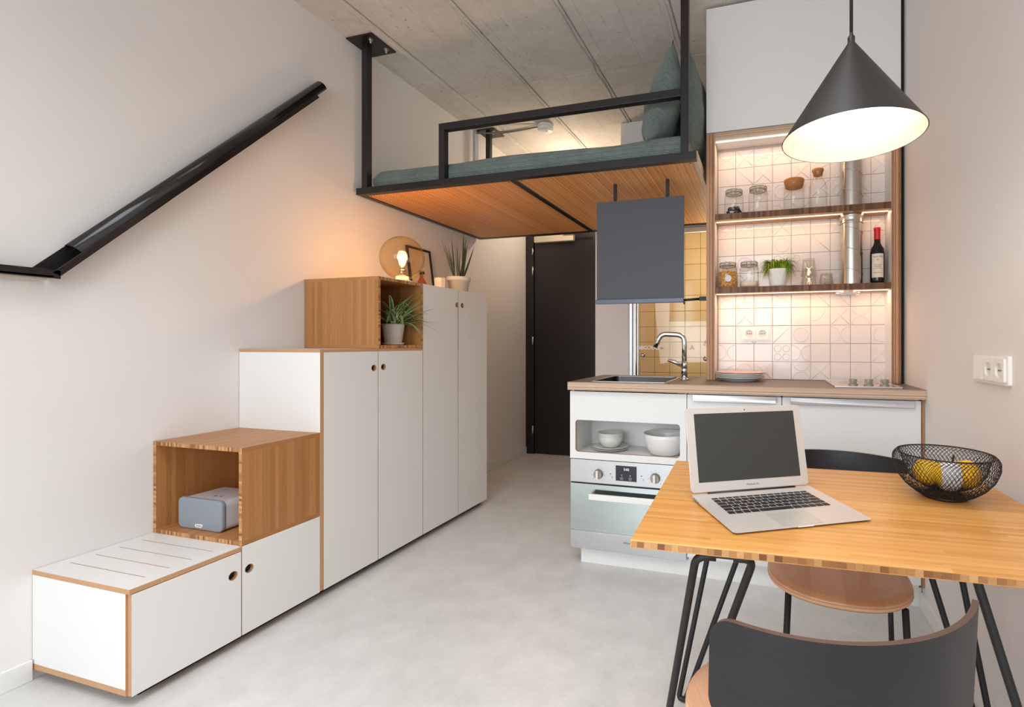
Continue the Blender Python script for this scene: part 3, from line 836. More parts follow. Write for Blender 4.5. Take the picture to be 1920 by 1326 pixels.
def pillow(c, w_, h_, th, mat4):
    mb_ = MB(); n_ = 22; vs = []
    for s_ in (1, -1):
        for i in range(n_ + 1):
            for j in range(n_ + 1):
                u, v = 2 * i / n_ - 1, 2 * j / n_ - 1
                pin = 1 - .13 * (1 - abs(v) ** 2) * (abs(u) ** 3); pin2 = 1 - .13 * (1 - abs(u) ** 2) * (abs(v) ** 3)
                d_ = ((1 - abs(u) ** 3) * (1 - abs(v) ** 2.2)) ** .62 * th / 2 * (1 + .07 * sin(7 * u + 3 * v) + .05 * sin(11 * v - 4 * u))
                vs.append((s_ * d_, u * w_ / 2 * pin, v * h_ / 2 * pin2))
    q = (n_ + 1) ** 2; fs = []
    for i in range(n_):
        for j in range(n_):
            a = i * (n_ + 1) + j; fs.append((a, a + 1, a + n_ + 2, a + n_ + 1)); fs.append((q + a, q + a + n_ + 1, q + a + n_ + 2, q + a + 1))
    return mb_.add(vs, fs, 0, True).xf(Matrix.Translation(c) @ mat4)


RY = lambda a: Matrix.Rotation(radians(a), 4, 'Y'); RZ = lambda a: Matrix.Rotation(radians(a), 4, 'Z')
single('pillow', pillow((-.545, 2.76, 2.445), .62, .54, .20, RZ(5) @ RY(15)), M['quilt'], 'sage green quilted pillow propped upright behind the guard rail post', 'pillow', (-.52, 2.76, 2.2), 'pillows on the loft bed')
single('pillow', pillow((-.376, 2.83, 2.410), .64, .54, .125, RZ(-1) @ RY(1)), M['quilt'], 'sage green pillow squeezed between the other pillow and upper white cabinet', 'pillow', (-.33, 2.86, 2.16), 'pillows on the loft bed')

# smoke detector
sx_, sy_ = -1.757, 3.73
t = Thing('smoke_detector', 'round white smoke detector on the concrete ceiling above loft bed', 'smoke detector', (sx_, sy_, ZC - .06))
t.part('base', MB().lathe([(0, -.008), (.066, -.008), (.068, -.022), (.062, -.026), (0, -.026)], (sx_, sy_, ZC), 32), M['white_gloss'])
t.part('cover', MB().lathe([(.060, -.026), (.066, -.034), (.066, -.046), (.055, -.060), (.02, -.066), (0, -.066)], (sx_, sy_, ZC), 32), M['white_gloss'])
mb = MB()
for k in range(28): a = 2 * pi * k / 28; mb.sphere((sx_ + .0605 * cos(a), sy_ + .0605 * sin(a), ZC - .030), (.004, .004, .0035), 6)
t.part('vent_slots', mb, M['plug'], kind='stuff')
t.part('test_button', MB().lathe([(0, -.069), (.010, -.068), (.011, -.064)], (sx_ + .015, sy_ - .01, ZC), 16), M['pot'])
t = Thing('cable', 'grey cable loop from the rear ceiling plate to the smoke detector', 'cable', (-2.05, 3.72, ZC - .03))
t.part('wire', MB().tube([(-2.36, 3.69, ZC - .012), (-2.37, 3.66, ZC - .03), (-2.34, 3.63, ZC - .045), (-2.24, 3.65, ZC - .05), (-2.05, 3.69, ZC - .038), (-1.828, 3.72, ZC - .018)], .006, 8), M['rubber'])
t.part('wire', MB().tube([(-2.19, 3.76, ZC - .010), (-2.12, 3.76, ZC - .012), (-1.95, 3.75, ZC - .012), (-1.828, 3.735, ZC - .012)], .005, 8), M['rubber'])

# ------------------------------------------------------------------ kitchen: base units
t = Thing('base_unit', 'white base unit with open niche holding bowls, above the oven', 'cabinet', (-.67, 2.62, .1))
px1 = -.3675
t.part('front_panel', MB().plate([(KX0, .553), (px1, .553), (px1, .9025), (KX0, .9025)], [rrect(-.949, -.400, .588, .754, .016, 5)], KY + .018, KY, 'Y', 0, 1), [M['white'], M['ply']], label='white front with rounded cut-out')
t.part('side_panel', MB().box(KX0, KX0 + .016, KY + .019, 2.925, .084, .908), M['white'])
t.part('side_panel', MB().box(px1 - .016, px1, KY + .019, 2.925, .084, .908), M['white'])
t.part('niche_floor', MB().box(KX0 + .017, px1 - .017, KY + .019, 2.74, .556, .574), M['white'])
t.part('niche_ceiling', MB().box(KX0 + .017, px1 - .017, KY + .019, 2.74, .762, .774), M['white'])
t.part('niche_back', MB().box(KX0 + .017, px1 - .017, 2.66, 2.672, .5745, .7615), M['white'])

t = Thing('oven', 'stainless built-in oven with two round dials and mirrored glass door', 'oven', (-.67, 2.6, .085))
ox0, ox1 = KX0 + .001, px1 - .002
t.part('body', MB().box(ox0 + .02, ox1 - .02, KY + .022, 2.60, .088, .548), M['gap'])
pn = t.part('control_panel', MB().box(ox0, ox1, KY + .001, KY + .021, .431, .5495), M['steel'], bevel=.0015)
t.part('vent_slot', MB().box(ox0 + .004, ox1 - .004, KY + .008, KY + .021, .4235, .4305), M['black'])
dr = t.part('oven_door', MB().box(ox0, ox1, KY + .004, KY + .021, .178, .423), M['oveng'], bevel=.001, label='mirrored glass door')
t.part('bottom_trim', MB().box(ox0, ox1, KY + .002, KY + .021, .092, .1775).box(ox0 + .004, ox1, KY + .006, KY + .021, .084, .0915), M['steel'], bevel=.001)
t.part('door_handle', MB().box(-.861, -.489, KY - .044, KY - .030, .357, .386).box(-.861, -.851, KY - .030, KY + .004, .366, .386).box(-.499, -.489, KY - .030, KY + .004, .366, .386), M['white_gloss'], dr, .002, 'white bar handle')
for kx in (-.822, -.524):
    kb = t.part('dial', MB().cyl((kx, KY - .002, .480), (kx, KY + .001, .480), .026, 28).cyl((kx, KY - .018, .480), (kx, KY - .002, .480), .0215, 28), M['dial'])
    t.part('dial_grip', MB().box(kx - .0065, kx + .0065, KY - .030, KY - .0182, .4585, .5015), M['pot'], kb, .003)
    mb = MB()
    for k in range(9):
        a = radians(-130 + k * 32.5); mb.box(kx + .036 * sin(a) - .0014, kx + .036 * sin(a) + .0014, KY + .0004, KY + .0009, .480 + .036 * cos(a) - .0014, .480 + .036 * cos(a) + .0014)
    t.part('dial_marks', mb, M['greyink'], kind='stuff')
for bx in (-.757, -.594):
    t.part('button', MB().cyl((bx, KY - .006, .467), (bx, KY + .001, .467), .0095, 20), M['steel']); t.part('button_mark', MB().cyl((bx, KY, .485), (bx, KY + .001, .485), .0035, 10), M['greyink'])
ds = t.part('display', MB().box(-.729, -.620, KY - .002, KY + .001, .454, .531), M['display'], pn)
t.part('clock_digits', text_mb('5:02', .017, face_my(-.672, KY - .0025, .513)), M['digit'], label='lit clock digits 5:02')
for bx in (-.697, -.652):
    t.part('touch_button', MB().cyl((bx, KY - .0035, .467), (bx, KY - .002, .467), .009, 16), M['slaterail'])
    t.part('touch_mark', MB().cyl((bx, KY - .003, .483), (bx, KY - .002, .483), .0022, 8), M['whiteink'])
t.part('lettering', text_mb('Whirlpool', .016, face_my(-.657, KY + .0015, .139)), M['ink'])

for nm, lab, x0, x1, hx0, hx1 in (('base_unit', 'white base unit front with steel edge handle, behind the laptop screen', px1 + .003, .0735, -.335, .049),
                                  ('fridge_unit', 'widest white kitchen front with long steel handle, right end of counter', .0765, KX1, .112, .618)):
    t = Thing(nm, lab, 'cabinet', ((x0 + x1) / 2, 2.6, .1))
    fr = t.part('door', MB().box(x0, x1, KY, KY + .018, .108, .9025), M['white'], bevel=.001)
    t.part('handle', MB().box(hx0, hx1, KY - .016, KY - .0002, .886, .9035).box(hx0, hx1, KY - .016, KY - .013, .872, .886), M['steel'], fr, .0008, 'steel edge handle')
    t.part('body', MB().box(x0 + .003, x1 - .003, KY + .02, 2.92, .09, .907), M['white'])
single('end_panel', MB().box(KX1 + .001, KX1 + .0125, KY - .002, 2.92, .10, .909, 0, xp=1), [M['plyx'], M['white']], 'narrow plywood end panel of kitchen units against the right wall', 'panel', (KX1 + .007, 2.65, .1))
single('plinth', MB().box(-.932, XR - .002, 2.412, 2.43, 0, .083), M['white'], 'white recessed plinth under the kitchen units', 'plinth', (-.14, 2.42, 0), bevel=.001)

# worktop with sink cut-out
sx0, sx1, sy0, sy1 = -.882, -.470, 2.400, 2.840
t = Thing('worktop', 'brown-grey kitchen worktop with thick plywood edge', 'worktop', (-.16, 2.65, CTB))
t.part('board', MB().plate([(-.983, 2.350), (XR - .001, 2.350), (XR - .001, 2.945), (-.983, 2.945)], [rrect(sx0 + .008, sx1 - .008, sy0 + .008, sy1 - .008, .02, 4)], CTB, CT, 'Z', 0, 1), [M['worktop'], M['plyz']])
t = Thing('sink', 'stainless kitchen sink let into left end of worktop', 'sink', ((sx0 + sx1) / 2, (sy0 + sy1) / 2, .78))
t.part('rim', MB().plate(rrect(sx0, sx1, sy0, sy1, .022, 5), [rrect(sx0 + .014, sx1 - .014, sy0 + .014, sy1 - .014, .03, 5)], CT + .0003, CT + .0024, 'Z', 0, 0), M['steel'])
ot = rrect(sx0 + .013, sx1 - .013, sy0 + .013, sy1 - .013, .03, 5); n = len(ot); ccx, ccy = (sx0 + sx1) / 2, (sy0 + sy1) / 2
rings = []; vs = []
for sc_, z in ((1, CT + .001), (.985, CT - .12), (.93, CT - .145), (.2, CT - .15)):
    vs += [(ccx + (p[0] - ccx) * sc_, ccy + (p[1] - ccy) * sc_, z) for p in ot]
fs = [(r * n + i, r * n + (i + 1) % n, (r + 1) * n + (i + 1) % n, (r + 1) * n + i) for r in range(3) for i in range(n)] + [tuple(range(3 * n, 4 * n))]
t.part('basin', MB().add(vs, fs, 0, True), M['sinksteel'])
t.part('drain', MB().lathe([(0, 0), (.035, 0), (.038, -.003), (.02, -.006), (0, -.008)], (ccx, ccy, CT - .146), 24), M['chrome'])

# tap
tx, ty = -.423, 2.655
t = Thing('tap', 'chrome mixer tap with bent spout beside the sink', 'tap', (tx, ty, CT))
t.part('base_plate', MB().lathe([(0, .0003), (.027, .0003), (.028, .004), (.026, .008), (.0, .009)], (tx, ty, CT), 28), M['chrome'])
t.part('stem', MB().cyl((tx, ty, CT + .006), (tx, ty, CT + .095), .0165, 20), M['chrome'])
pts = [(tx, ty, CT + .09)] + arc_pts((tx, ty, CT + .09), (tx, ty, CT + .243), (tx - .13, ty - .012, CT + .255), .045, 8) + arc_pts((tx, ty, CT + .243), (tx - .128, ty - .010, CT + .252), (tx - .160, ty - .014, CT + .175), .045, 8) + [(tx - .162, ty - .014, CT + .178)]
t.part('spout', MB().tube(pts, .0135, 14), M['chrome'])
t.part('lever', MB().tube([(tx + .012, ty - .012, CT + .082), (tx - .010, ty - .022, CT + .082)], .021, 16).tube([(tx - .012, ty - .022, CT + .085), (tx - .05, ty - .028, CT + .098), (tx - .084, ty - .03, CT + .108)], [.016, .010, .0085], 12), M['steel'])

# hob
hx0, hx1, hy0, hy1 = .302, .585, 2.400, 2.790
t = Thing('hob', 'narrow ceramic hob with three steel knobs let into worktop', 'hob', ((hx0 + hx1) / 2, (hy0 + hy1) / 2, CT))
t.part('frame', MB().plate(rrect(hx0, hx1, hy0, hy1, .006, 3), [rrect(hx0 + .006, hx1 - .006, hy0 + .006, hy1 - .006, .005, 3)], CT + .0004, CT + .0058, 'Z', 0, 0), M['steel'])
t.part('glass_plate', MB().box(hx0 + .0055, hx1 - .0055, hy0 + .0055, hy1 - .0055, CT + .0004, CT + .0048), M['hob'])
for kx, ky in ((.392, 2.475), (.458, 2.475), (.524, 2.475)):
    t.part('knob', MB().lathe([(.021, .0), (.021, .006), (.016, .007), (.018, .027), (.016, .029), (0, .029)], (kx, ky, CT + .005), 24), M['dial'])
for rx_, ry_, r_ in ((.44, 2.62, .085), (.44, 2.62, .06)): t.part('heating_ring', MB().lathe([(r_, 0), (r_ + .002, .0003), (r_ + .004, 0)], (rx_, ry_, CT + .0049), 48), M['greyink'])
t.part('warning_light', MB().cyl((.556, 2.45, CT + .005), (.556, 2.45, CT + .0056), .005, 10), M['redink'])

# plates on the worktop
pc = [(-.129, 2.675)] * 4
names = [('lowest of four stacked plates beside the alcove, plain white underneath', 'ceramicw'), ('second plate from the bottom of the worktop stack, pale grey', 'ceramic'), ('third plate from the bottom of worktop stack, white', 'ceramicw'), ('pink glazed plate topmost on the worktop stack', 'pink')]
zz = CT + .0005
for i, (lb, mt) in enumerate(names):
    t = Thing('plate', lb, 'plate', (-.129 + (i % 2) * .003, 2.675, zz), 'plates stacked on the worktop')
    t.part('dish', MB().lathe([(0, .004), (.078, .004), (.079, .0), (.085, .0), (.088, .004), (.120, .017), (.128, .020), (.1285, .0225), (.119, .0205), (.087, .0085), (0, .0075)], (t.off[0], t.off[1], zz), 48), M[mt])
    zz += .0088

# crockery in the niche
nz = .5745
bx_, by_ = -.806, 2.530
for i, lb in enumerate(('lower pale grey plate under the two bowls in the niche', 'upper pale grey plate under the two bowls in the niche')):
    z_ = nz + i * .0085
    single('plate', MB().lathe([(0, .003), (.05, .003), (.052, 0), (.056, 0), (.060, .004), (.094, .011), (.098, .0135), (.092, .0135), (.058, .0075), (0, .007)], (bx_, by_, z_), 40), M['ceramic'], lb, 'plate', (bx_, by_, z_), 'plates in the niche')
for i, lb in enumerate(('lower of two nested pale bowls on plates in the niche', 'upper of two nested pale bowls on plates in the niche')):
    z_ = nz + .0165 + i * .014
    single('bowl', MB().lathe([(0, .002), (.035, .0), (.046, .006), (.062, .03), (.070, .065), (.067, .065), (.059, .032), (.043, .010), (0, .006)], (bx_, by_, z_), 40), M['ceramic'], lb, 'bowl', (bx_, by_, z_), 'nested bowls in the niche')
single('serving_bowl', MB().lathe([(0, .002), (.06, .0), (.078, .006), (.100, .04), (.113, .09), (.114, .110), (.1105, .110), (.108, .088), (.095, .042), (.072, .011), (0, .008)], (-.500, 2.510, nz), 56), M['ceramicw'], 'large white serving bowl at right side of the niche', 'bowl', (-.500, 2.510, nz))

# ------------------------------------------------------------------ alcove with shelves
t = Thing('shelf_alcove', 'plywood framed lit alcove with two bamboo shelves above the worktop', 'shelf unit', (.167, 2.75, CT))
PL = .046
t.part('upright', MB().box(AX0, AX0 + PL, AY, 2.945, CT + .0008, 2.290, 1, ym=0), [M['plyx'], M['white']], bevel=.001)
t.part('upright', MB().box(AX1 - PL + .003, AX1, AY, 2.945, CT + .0008, 2.290, 1, ym=0), [M['plyx'], M['white']], bevel=.001)
t.part('head_board', MB().box(AX0 + PL + .0005, AX1 - PL + .0025, AY, 2.82, 2.249, 2.290, 1, ym=0), [M['plyz'], M['white']], bevel=.001)
for z0, z1 in ((1.818, 1.850), (1.422, 1.453)):
    sh = t.part('shelf', MB().box(AX0 + PL + .001, AX1 - PL + .002, AY + .001, TY - .008, z0, z1, 0, ym=1), [M['shelfw'], M['shelfedge']], label='bamboo shelf')
    t.part('light_strip', MB().box(AX0 + PL + .003, AX1 - PL, AY + .045, AY + .057, z0 - .003, z0 - .0003), M['led'], sh, label='glowing strip light')
t.part('light_strip', MB().box(AX0 + PL + .003, AX1 - PL, AY + .018, AY + .030, 2.2455, 2.2485), M['led'], label='glowing strip light')
single('shadow_strip', MB().box(AX1 + .003, XR - .001, 2.70, 2.72, CT + .001, ZC - .01), M['gap'], 'black strip standing for shadow gap between alcove and the right wall', 'strip', (.65, 2.71, CT))  # dark strip stands in for the shade inside the gap

# white relief tiles behind the shelves
wa = structure('wall_alcove', MB().box(AX0 + .02, XR - .001, TY + .0005, 2.945, CT + .001, 2.33), M['grout'])
TS = .0985; H2 = TS / 2 - .0011


def tile_mesh(kind):
    mb_ = MB().box(-H2, H2, -.006, 0, -H2, H2); y = -.0072
    ring = lambda cx_, cz_, r_, a0=0, a1=2 * pi, n_=22, cl=True: [(cx_ + r_ * cos(a0 + (a1 - a0) * k / n_), -.0060, cz_ + r_ * sin(a0 + (a1 - a0) * k / n_)) for k in range(n_ if cl else n_ + 1)]
    if kind == 1: mb_.tube(ring(0, 0, .038), .0019, 5, closed=True)
    if kind == 2:
        for sx in (-1, 1):
            for sz in (-1, 1): mb_.tube(ring(sx * .0225, sz * .0225, .018, n_=14), .0019, 5, closed=True)
    if kind == 3: mb_.tube([(-.042, -.006, -.042), (.042, -.006, .042)], .0019, 5).tube([(-.042, -.006, .042), (.042, -.006, -.042)], .0019, 5)
    if kind == 4: mb_.tube(ring(-H2 + .002, -H2 + .002, .07, 0, pi / 2, 14, False), .0019, 5)
    if kind == 5: mb_.tube([(-.045, -.006, -.045), (.045, -.006, .045)], .0020, 5)
    if kind == 6: mb_.tube(ring(0, -H2 + .003, .042, 0, pi, 16, False), .0019, 5).tube(ring(0, H2 - .003, .042, pi, 2 * pi, 16, False), .0019, 5)
    return mb_.mesh('relief_tile', M['tile'], (0, 0, 0), .0012 if kind == 0 else 0)


tms = [tile_mesh(k) for k in range(7)]
tr_ = random.Random(11)
for i in range(9):
    for k in range(14):
        z = CT + .0015 + TS * (k + .5) - .006
        if k == 13: continue
        o = bpy.data.objects.new('tile', tms[tr_.choice((0, 0, 0, 0, 1, 2, 3, 4, 5, 6))]); link(o, wa)
        o.location = (-.256 + TS * (i + .5) + .0, TY + tr_.uniform(-.0003, .0004), z + .0055)
        o.rotation_euler = (tr_.uniform(-.006, .006), tr_.choice((0, pi / 2, pi, 1.5 * pi)), tr_.uniform(-.006, .006))


def socket_face(T, x, y, z, s=.032):
    """round earthed socket facing -Y"""
    T.part('socket', MB().plate(rrect(x - s, x + s, z - s, z + s, .004, 2), [circ(x, z, .021, 24)], y, y - .006, 'Y', 0, 0), M['white_gloss'])
    T.part('socket_well', MB().prism(circ(x, z, .0205, 24), y - .0012, y, 'Y'), M['pot'])
    mb_ = MB()
    for dx in (-.0095, 0, .0095): mb_.cyl((x + dx, y - .002, z), (x + dx, y - .0012, z), .0028, 8)
    T.part('pin_holes', mb_, M['plug'])


t = Thing('double_socket', 'white double wall socket on the tiles under the lower shelf', 'socket', (-.049, TY - .01, 1.205))
t.part('surround', MB().prism(rrect(-.128, .030, 1.163, 1.247, .006, 3), TY - .010, TY - .0075, 'Y'), M['white_gloss'], bevel=.001)
for x in (-.0845, -.0135): socket_face(t, x, TY - .0102, 1.205, .0325)

# upper cabinet
t = Thing('upper_cabinet', 'large plain white cabinet above the alcove reaching the ceiling', 'cabinet', (.167, 2.9, 2.294))
t.part('door', MB().box(AX0, AX1 - .001, AY, AY + .018, 2.2935, ZC - .014), M['white'], bevel=.001)
t.part('body', MB().box(AX0 + .002, AX1 - .003, AY + .019, 3.20, 2.2935, ZC - .016), M['white'])

# duct
dx_, dy_, dr_ = .428, 2.748, .0525
t = Thing('ventilation_duct', 'spiral seamed zinc ventilation duct running through both shelves', 'duct', (dx_, dy_, 1.454))
t.part('pipe', MB().lathe([(dr_, 1.4535), (dr_, 1.8175)], (dx_, dy_, 0), 40).lathe([(dr_, 1.8505), (dr_, 2.248)], (dx_, dy_, 0), 40), M['zinc'])
for z0, z1 in ((1.46, 1.76), (1.86, 2.24)):
    pts = []; pit = .105
    for k in range(int((z1 - z0) / pit * 24)): a = -2 * pi * k / 24 + 2.4; pts.append((dx_ + (dr_ + .0004) * cos(a), dy_ + (dr_ + .0004) * sin(a), z0 + pit * k / 24))
    t.part('seam', MB().tube(pts, .0016, 5), M['zinc'])
t.part('collar', MB().lathe([(dr_ + .002, 1.766), (dr_ + .005, 1.768), (dr_ + .003, 1.772), (dr_ + .003, 1.8), (dr_ + .006, 1.803), (dr_ + .003, 1.808), (dr_ + .003, 1.8175)], (dx_, dy_, 0), 40), M['zinc'])
t = Thing('vent_disc', 'pale round vent disc under the lower bamboo shelf', 'vent', (.410, 2.748, 1.405))
t.part('disc', MB().lathe([(0, 1.4045), (.030, 1.405), (.058, 1.411), (.058, 1.4135), (0, 1.4135)], (.410, 2.752, 0), 36), M['white_gloss'])
t.part('neck', MB().lathe([(.04, 1.4135), (.04, 1.4215)], (.410, 2.752, 0), 24), M['white_gloss'])


# shelf goods
def jar(label, x, z, fill, h=.150, r=.051):
    T = Thing('storage_jar', label, 'jar', (x, 2.745, z), 'clip-top glass jars on the shelves')
    T.part('glass_body', MB().lathe([(0, .002), (r - .006, .001), (r, .010), (r, h * .66), (r - .003, h * .74), (r - .011, h * .80), (r - .011, h * .84)], (x, 2.745, z), 32), M['glass'])
    T.part('lid', MB().lathe([(r - .006, h * .85), (r - .004, h * .87), (r - .004, h * .91), (r - .008, h * .95), (r - .020, h * .97), (0, h * .965)], (x, 2.745, z), 32), M['glass'])
    T.part('rubber_seal', MB().lathe([(r - .011, h * .835), (r - .005, h * .84), (r - .005, h * .852), (r - .011, h * .855)], (x, 2.745, z), 32), M['beige'])
    ring = [(x + (r - .0065) * cos(2 * pi * k / 24), 2.745 + (r - .0065) * sin(2 * pi * k / 24), z + h * .80) for k in range(24)]
    ring2 = [(q[0], q[1], z + h * .90) for q in ring]
    fy = 2.745 - r + .004
    T.part('wire_clip', MB().tube(ring, .0024, 6, closed=True).tube(ring2, .0022, 6, closed=True)
           .tube([(x - .010, fy + .002, z + h * .90), (x - .011, fy - .006, z + h * .84), (x - .009, fy - .007, z + h * .70), (x, fy - .008, z + h * .66), (x + .009, fy - .007, z + h * .70), (x + .011, fy - .006, z + h * .84), (x + .010, fy + .002, z + h * .90)], .0021, 6), M['dial'])
    if fill == 'cereal':
        mb_ = MB(); rr_ = random.Random(5)
        mb_.lathe([(0, .004), (r - .010, .004), (r - .006, .012), (r - .006, h * .60), (0, h * .66)], (x, 2.745, z), 24)
        for _ in range(260):
            a = rr_.uniform(pi, 2 * pi); zz_ = rr_.uniform(.008, h * .62)
            mb_.sphere((x + (r - .006) * cos(a), 2.745 + (r - .006) * sin(a), z + zz_), (.0036, .0036, .003), 6)
        T.part('cereal', mb_, M['cereal'], kind='stuff')
        T.part('label_sticker', MB().prism(circ(0, 0, .018, 14), -.0006, 0, 'Y').xf(Matrix.Translation((x + .006, 2.745 - r - .0004, z + .05))), M['whitecloth'])
    elif fill == 'flour': T.part('flour', MB().lathe([(0, .004), (r - .010, .004), (r - .004, .012), (r - .004, .034), (0, .038)], (x, 2.745, z), 24), M['flour'])
    elif fill == 'beans':
        for k, (dx, dy, dz) in enumerate(((-.026, -.01, .014), (-.008, -.022, .013), (.012, -.022, .014), (.027, -.006, .013), (0, .0, .014), (-.018, -.006, .036), (.002, -.018, .038), (.02, -.008, .037), (.0, .018, .03))):
            mt = M['whitecloth'] if k == 1 else M['darkbean']
            T.part('capsule', MB().lathe([(0, -.011), (.009, -.011), (.0145, .007), (.0155, .009), (0, .010)], (0, 0, 0), 14).xf(Matrix.Translation((x + dx, 2.745 + dy, z + dz)) @ Matrix.Rotation(.4 * k, 4, 'X') @ Matrix.Rotation(.3 * k, 4, 'Z')), mt)
    return T


S1, S2 = 1.8505, 1.4535
jar('clip-top jar holding dark capsules, left end of upper shelf', -.164, S1, 'beans')
jar('empty clip-top jar on upper shelf beside the jar of dark capsules', -.036, S1, None, .158)
jar('clip-top jar filled with golden cereal, left end of lower shelf', -.197, S2, 'cereal')
jar('clip-top jar with white flour at its bottom, on lower shelf', -.083, S2, 'flour')

t = Thing('glass_teapot', 'clear glass pitcher with cork lid and curved handle on upper shelf', 'pitcher', (.148, 2.745, S1))
x = .148
t.part('glass_body', MB().lathe([(0, .002), (.046, .001), (.052, .008), (.052, .10), (.050, .125), (.052, .142)], (x, 2.745, S1), 32), M['glass'])
t.part('cork_lid', MB().lathe([(0, .128), (.044, .128), (.052, .162), (.052, .168), (.048, .171), (0, .171)], (x, 2.745, S1), 32), M['cork'], label='wide cork lid')
t.part('handle', MB().tube([(x - .050, 2.745, S1 + .132), (x - .078, 2.742, S1 + .125), (x - .094, 2.738, S1 + .10), (x - .097, 2.735, S1 + .07), (x - .086, 2.735, S1 + .045), (x - .068, 2.737, S1 + .036)], .0045, 10), M['glass'])
t = Thing('carafe', 'slim clear glass carafe with cork stopper beside the pitcher on upper shelf', 'carafe', (.266, 2.745, S1))
t.part('glass_body', MB().lathe([(0, .002), (.040, .001), (.045, .008), (.045, .115), (.036, .145), (.024, .165), (.023, .185), (.027, .20)], (.266, 2.745, S1), 32), M['glass'])
t.part('cork_stopper', MB().lathe([(0, .18), (.021, .18), (.026, .20), (.029, .202), (.029, .214), (0, .215)], (.266, 2.745, S1), 24), M['cork'])

t = Thing('potted_herb', 'bushy bright green herb in ribbed white pot on lower shelf', 'plant', (.066, 2.745, S2))
t.part('pot', MB().lathe([(0, .001), (.040, .001), (.043, .012), (.042, .014), (.045, .028), (.044, .030), (.047, .044), (.046, .046), (.053, .094), (.049, .094), (.047, .086), (0, .086)], (.066, 2.745, S2), 32), M['ceramicw'])
mb = MB(); rr_ = random.Random(9)
for k in range(520):
    a = rr_.uniform(0, 2 * pi); sp = rr_.choice((-1, 1)); c = Vector((.066 + sp * rr_.uniform(.0, .03), 2.745, S2 + .088))
    ln = rr_.uniform(.03, .065); dx, dy = cos(a), sin(a) * .7; up = rr_.uniform(.02, .078)
    p1 = c + Vector((dx * ln * .5 + sp * .02, dy * ln * .5, up)); p2 = c + Vector((dx * ln * 1.1 + sp * .022, dy * ln, up - rr_.uniform(.02, .085)))
    p2.y = min(p2.y, TY - .010); b_ = blade((c + (p1 - c) * .55, p1, p2), rr_.uniform(.004, .007), keel=.3, nseg=4)
    mb.add(b_.v, b_.f, 0, True)
t.part('foliage', mb, M['herb'], kind='stuff')

gl = MB().lathe([(.040, .0005), (.0385, .0), (.030, .088), (.029, .090), (0, .090), (0, .082), (.027, .082), (.037, .0015), (.040, .0005)], (.221, 2.74, S2), 28)
g1 = single('drinking_glass', gl, M['glass'], 'upturned tumbler beside the herb pot, lower of two stacked glasses', 'glass', (.221, 2.74, S2), 'tumblers on the lower shelf')
for loc, lb in (((.221, 2.74, S2 + .052), 'upturned tumbler stacked over another one beside the herb pot'), ((.306, 2.735, S2), 'single upturned tumbler between the stacked pair and the duct')):
    c = g1.copy(); COL.objects.link(c); c.location = loc; c['label'] = lb
c.scale = (.95, .95, .68)

wx = .548
t = Thing('wine_bottle', 'dark wine bottle with red capsule and cream label on lower shelf', 'bottle', (wx, 2.745, S2))
t.part('glass_body', MB().lathe([(0, .004), (.028, .0), (.0325, .004), (.0335, .02), (.0335, .155), (.030, .178), (.019, .198), (.0145, .212), (.0145, .278), (.0, .278)], (wx, 2.745, S2), 36), M['wine'])
t.part('capsule', MB().lathe([(.0148, .225), (.0150, .27), (.0160, .272), (.0160, .284), (.0145, .287), (0, .287)], (wx, 2.745, S2), 28), M['red'], label='red capsule')
mb = MB(); vs = []; R_ = .0339
for k in range(15):
    a = -pi / 2 - .12 + (k / 14 - .5) * 1.75
    vs += [(wx + R_ * cos(a), 2.745 + R_ * sin(a), S2 + .030), (wx + R_ * cos(a), 2.745 + R_ * sin(a), S2 + .150)]
lb = t.part('paper_label', MB().add(vs, [(2 * k, 2 * k + 2, 2 * k + 3, 2 * k + 1) for k in range(14)], 0, True), M['paper'], label='cream paper label')


def wrap_text(txt, size, z, R=.0343, sx=1.):
    m_ = text_mb(txt, size, Matrix.Identity(4), .0001, sx=sx); out = MB()
    out.add([(wx + R * sin(p[0] / R - .12), 2.745 - (R + p[2]) * cos(p[0] / R - .12), z + p[1]) for p in m_.v], m_.f); return out


t.part('lettering', wrap_text('NORTON', .0105, S2 + .134), M['ink'], lb)
t.part('lettering', wrap_text('COLECCION', .0062, S2 + .094), M['greyink'], lb)
t.part('lettering', wrap_text('MALBEC', .0095, S2 + .085), M['redink'], lb)
t.part('lettering', wrap_text('2016 MENDOZA', .006, S2 + .076), M['redink'], lb)
t.part('lettering', wrap_text('Bodega Norton', .0065, S2 + .054), M['ink'], lb)
t.part('seal', wrap_text('o', .018, S2 + .1215, .0344), M['redink'], lb)

# ------------------------------------------------------------------ hanging slate panel over the sink
t = Thing('hanging_panel', 'square slate grey panel hung over the sink from two black rods', 'panel', (-.674, 2.65, 1.376))
t.part('panel', MB().box(-.925, -.424, 2.642, 2.656, 1.400, 1.957), M['slate'], bevel=.001)
t.part('bottom_rail', MB().box(-.931, -.424, 2.630, 2.664, 1.376, 1.3995), M['slaterail'], bevel=.002)
for x in (-.820, -.518): t.part('hanging_rod', MB().box(x - .009, x + .009, 2.657, 2.669, 1.75, LZ + .0035), M['black'])
t.part('side_arm', MB().cyl((-.426, 2.655, 1.388), (-.345, 2.690, 1.396), .007, 10).box(-.345, AX0 - .0005, 2.677, 2.70, 1.386, 1.408).box(-.428, -.418, 2.648, 2.66, 1.366, 1.378), M['black'])

# ------------------------------------------------------------------ triple socket on the right wall
t = Thing('triple_socket', 'white triple plate with switch and two sockets on the right wall', 'socket', (XR - .01, 1.72, 1.075))
Rm = Matrix.Translation((XR, 1.72, 1.073)) @ Matrix.Rotation(-pi / 2, 4, 'Z')   # local -Y faces the room


class LT:  # local wrapper so the socket builder can be reused on another wall
    def part(s, n_, mb_, mt): return t.part(n_, mb_.xf(Rm), mt)


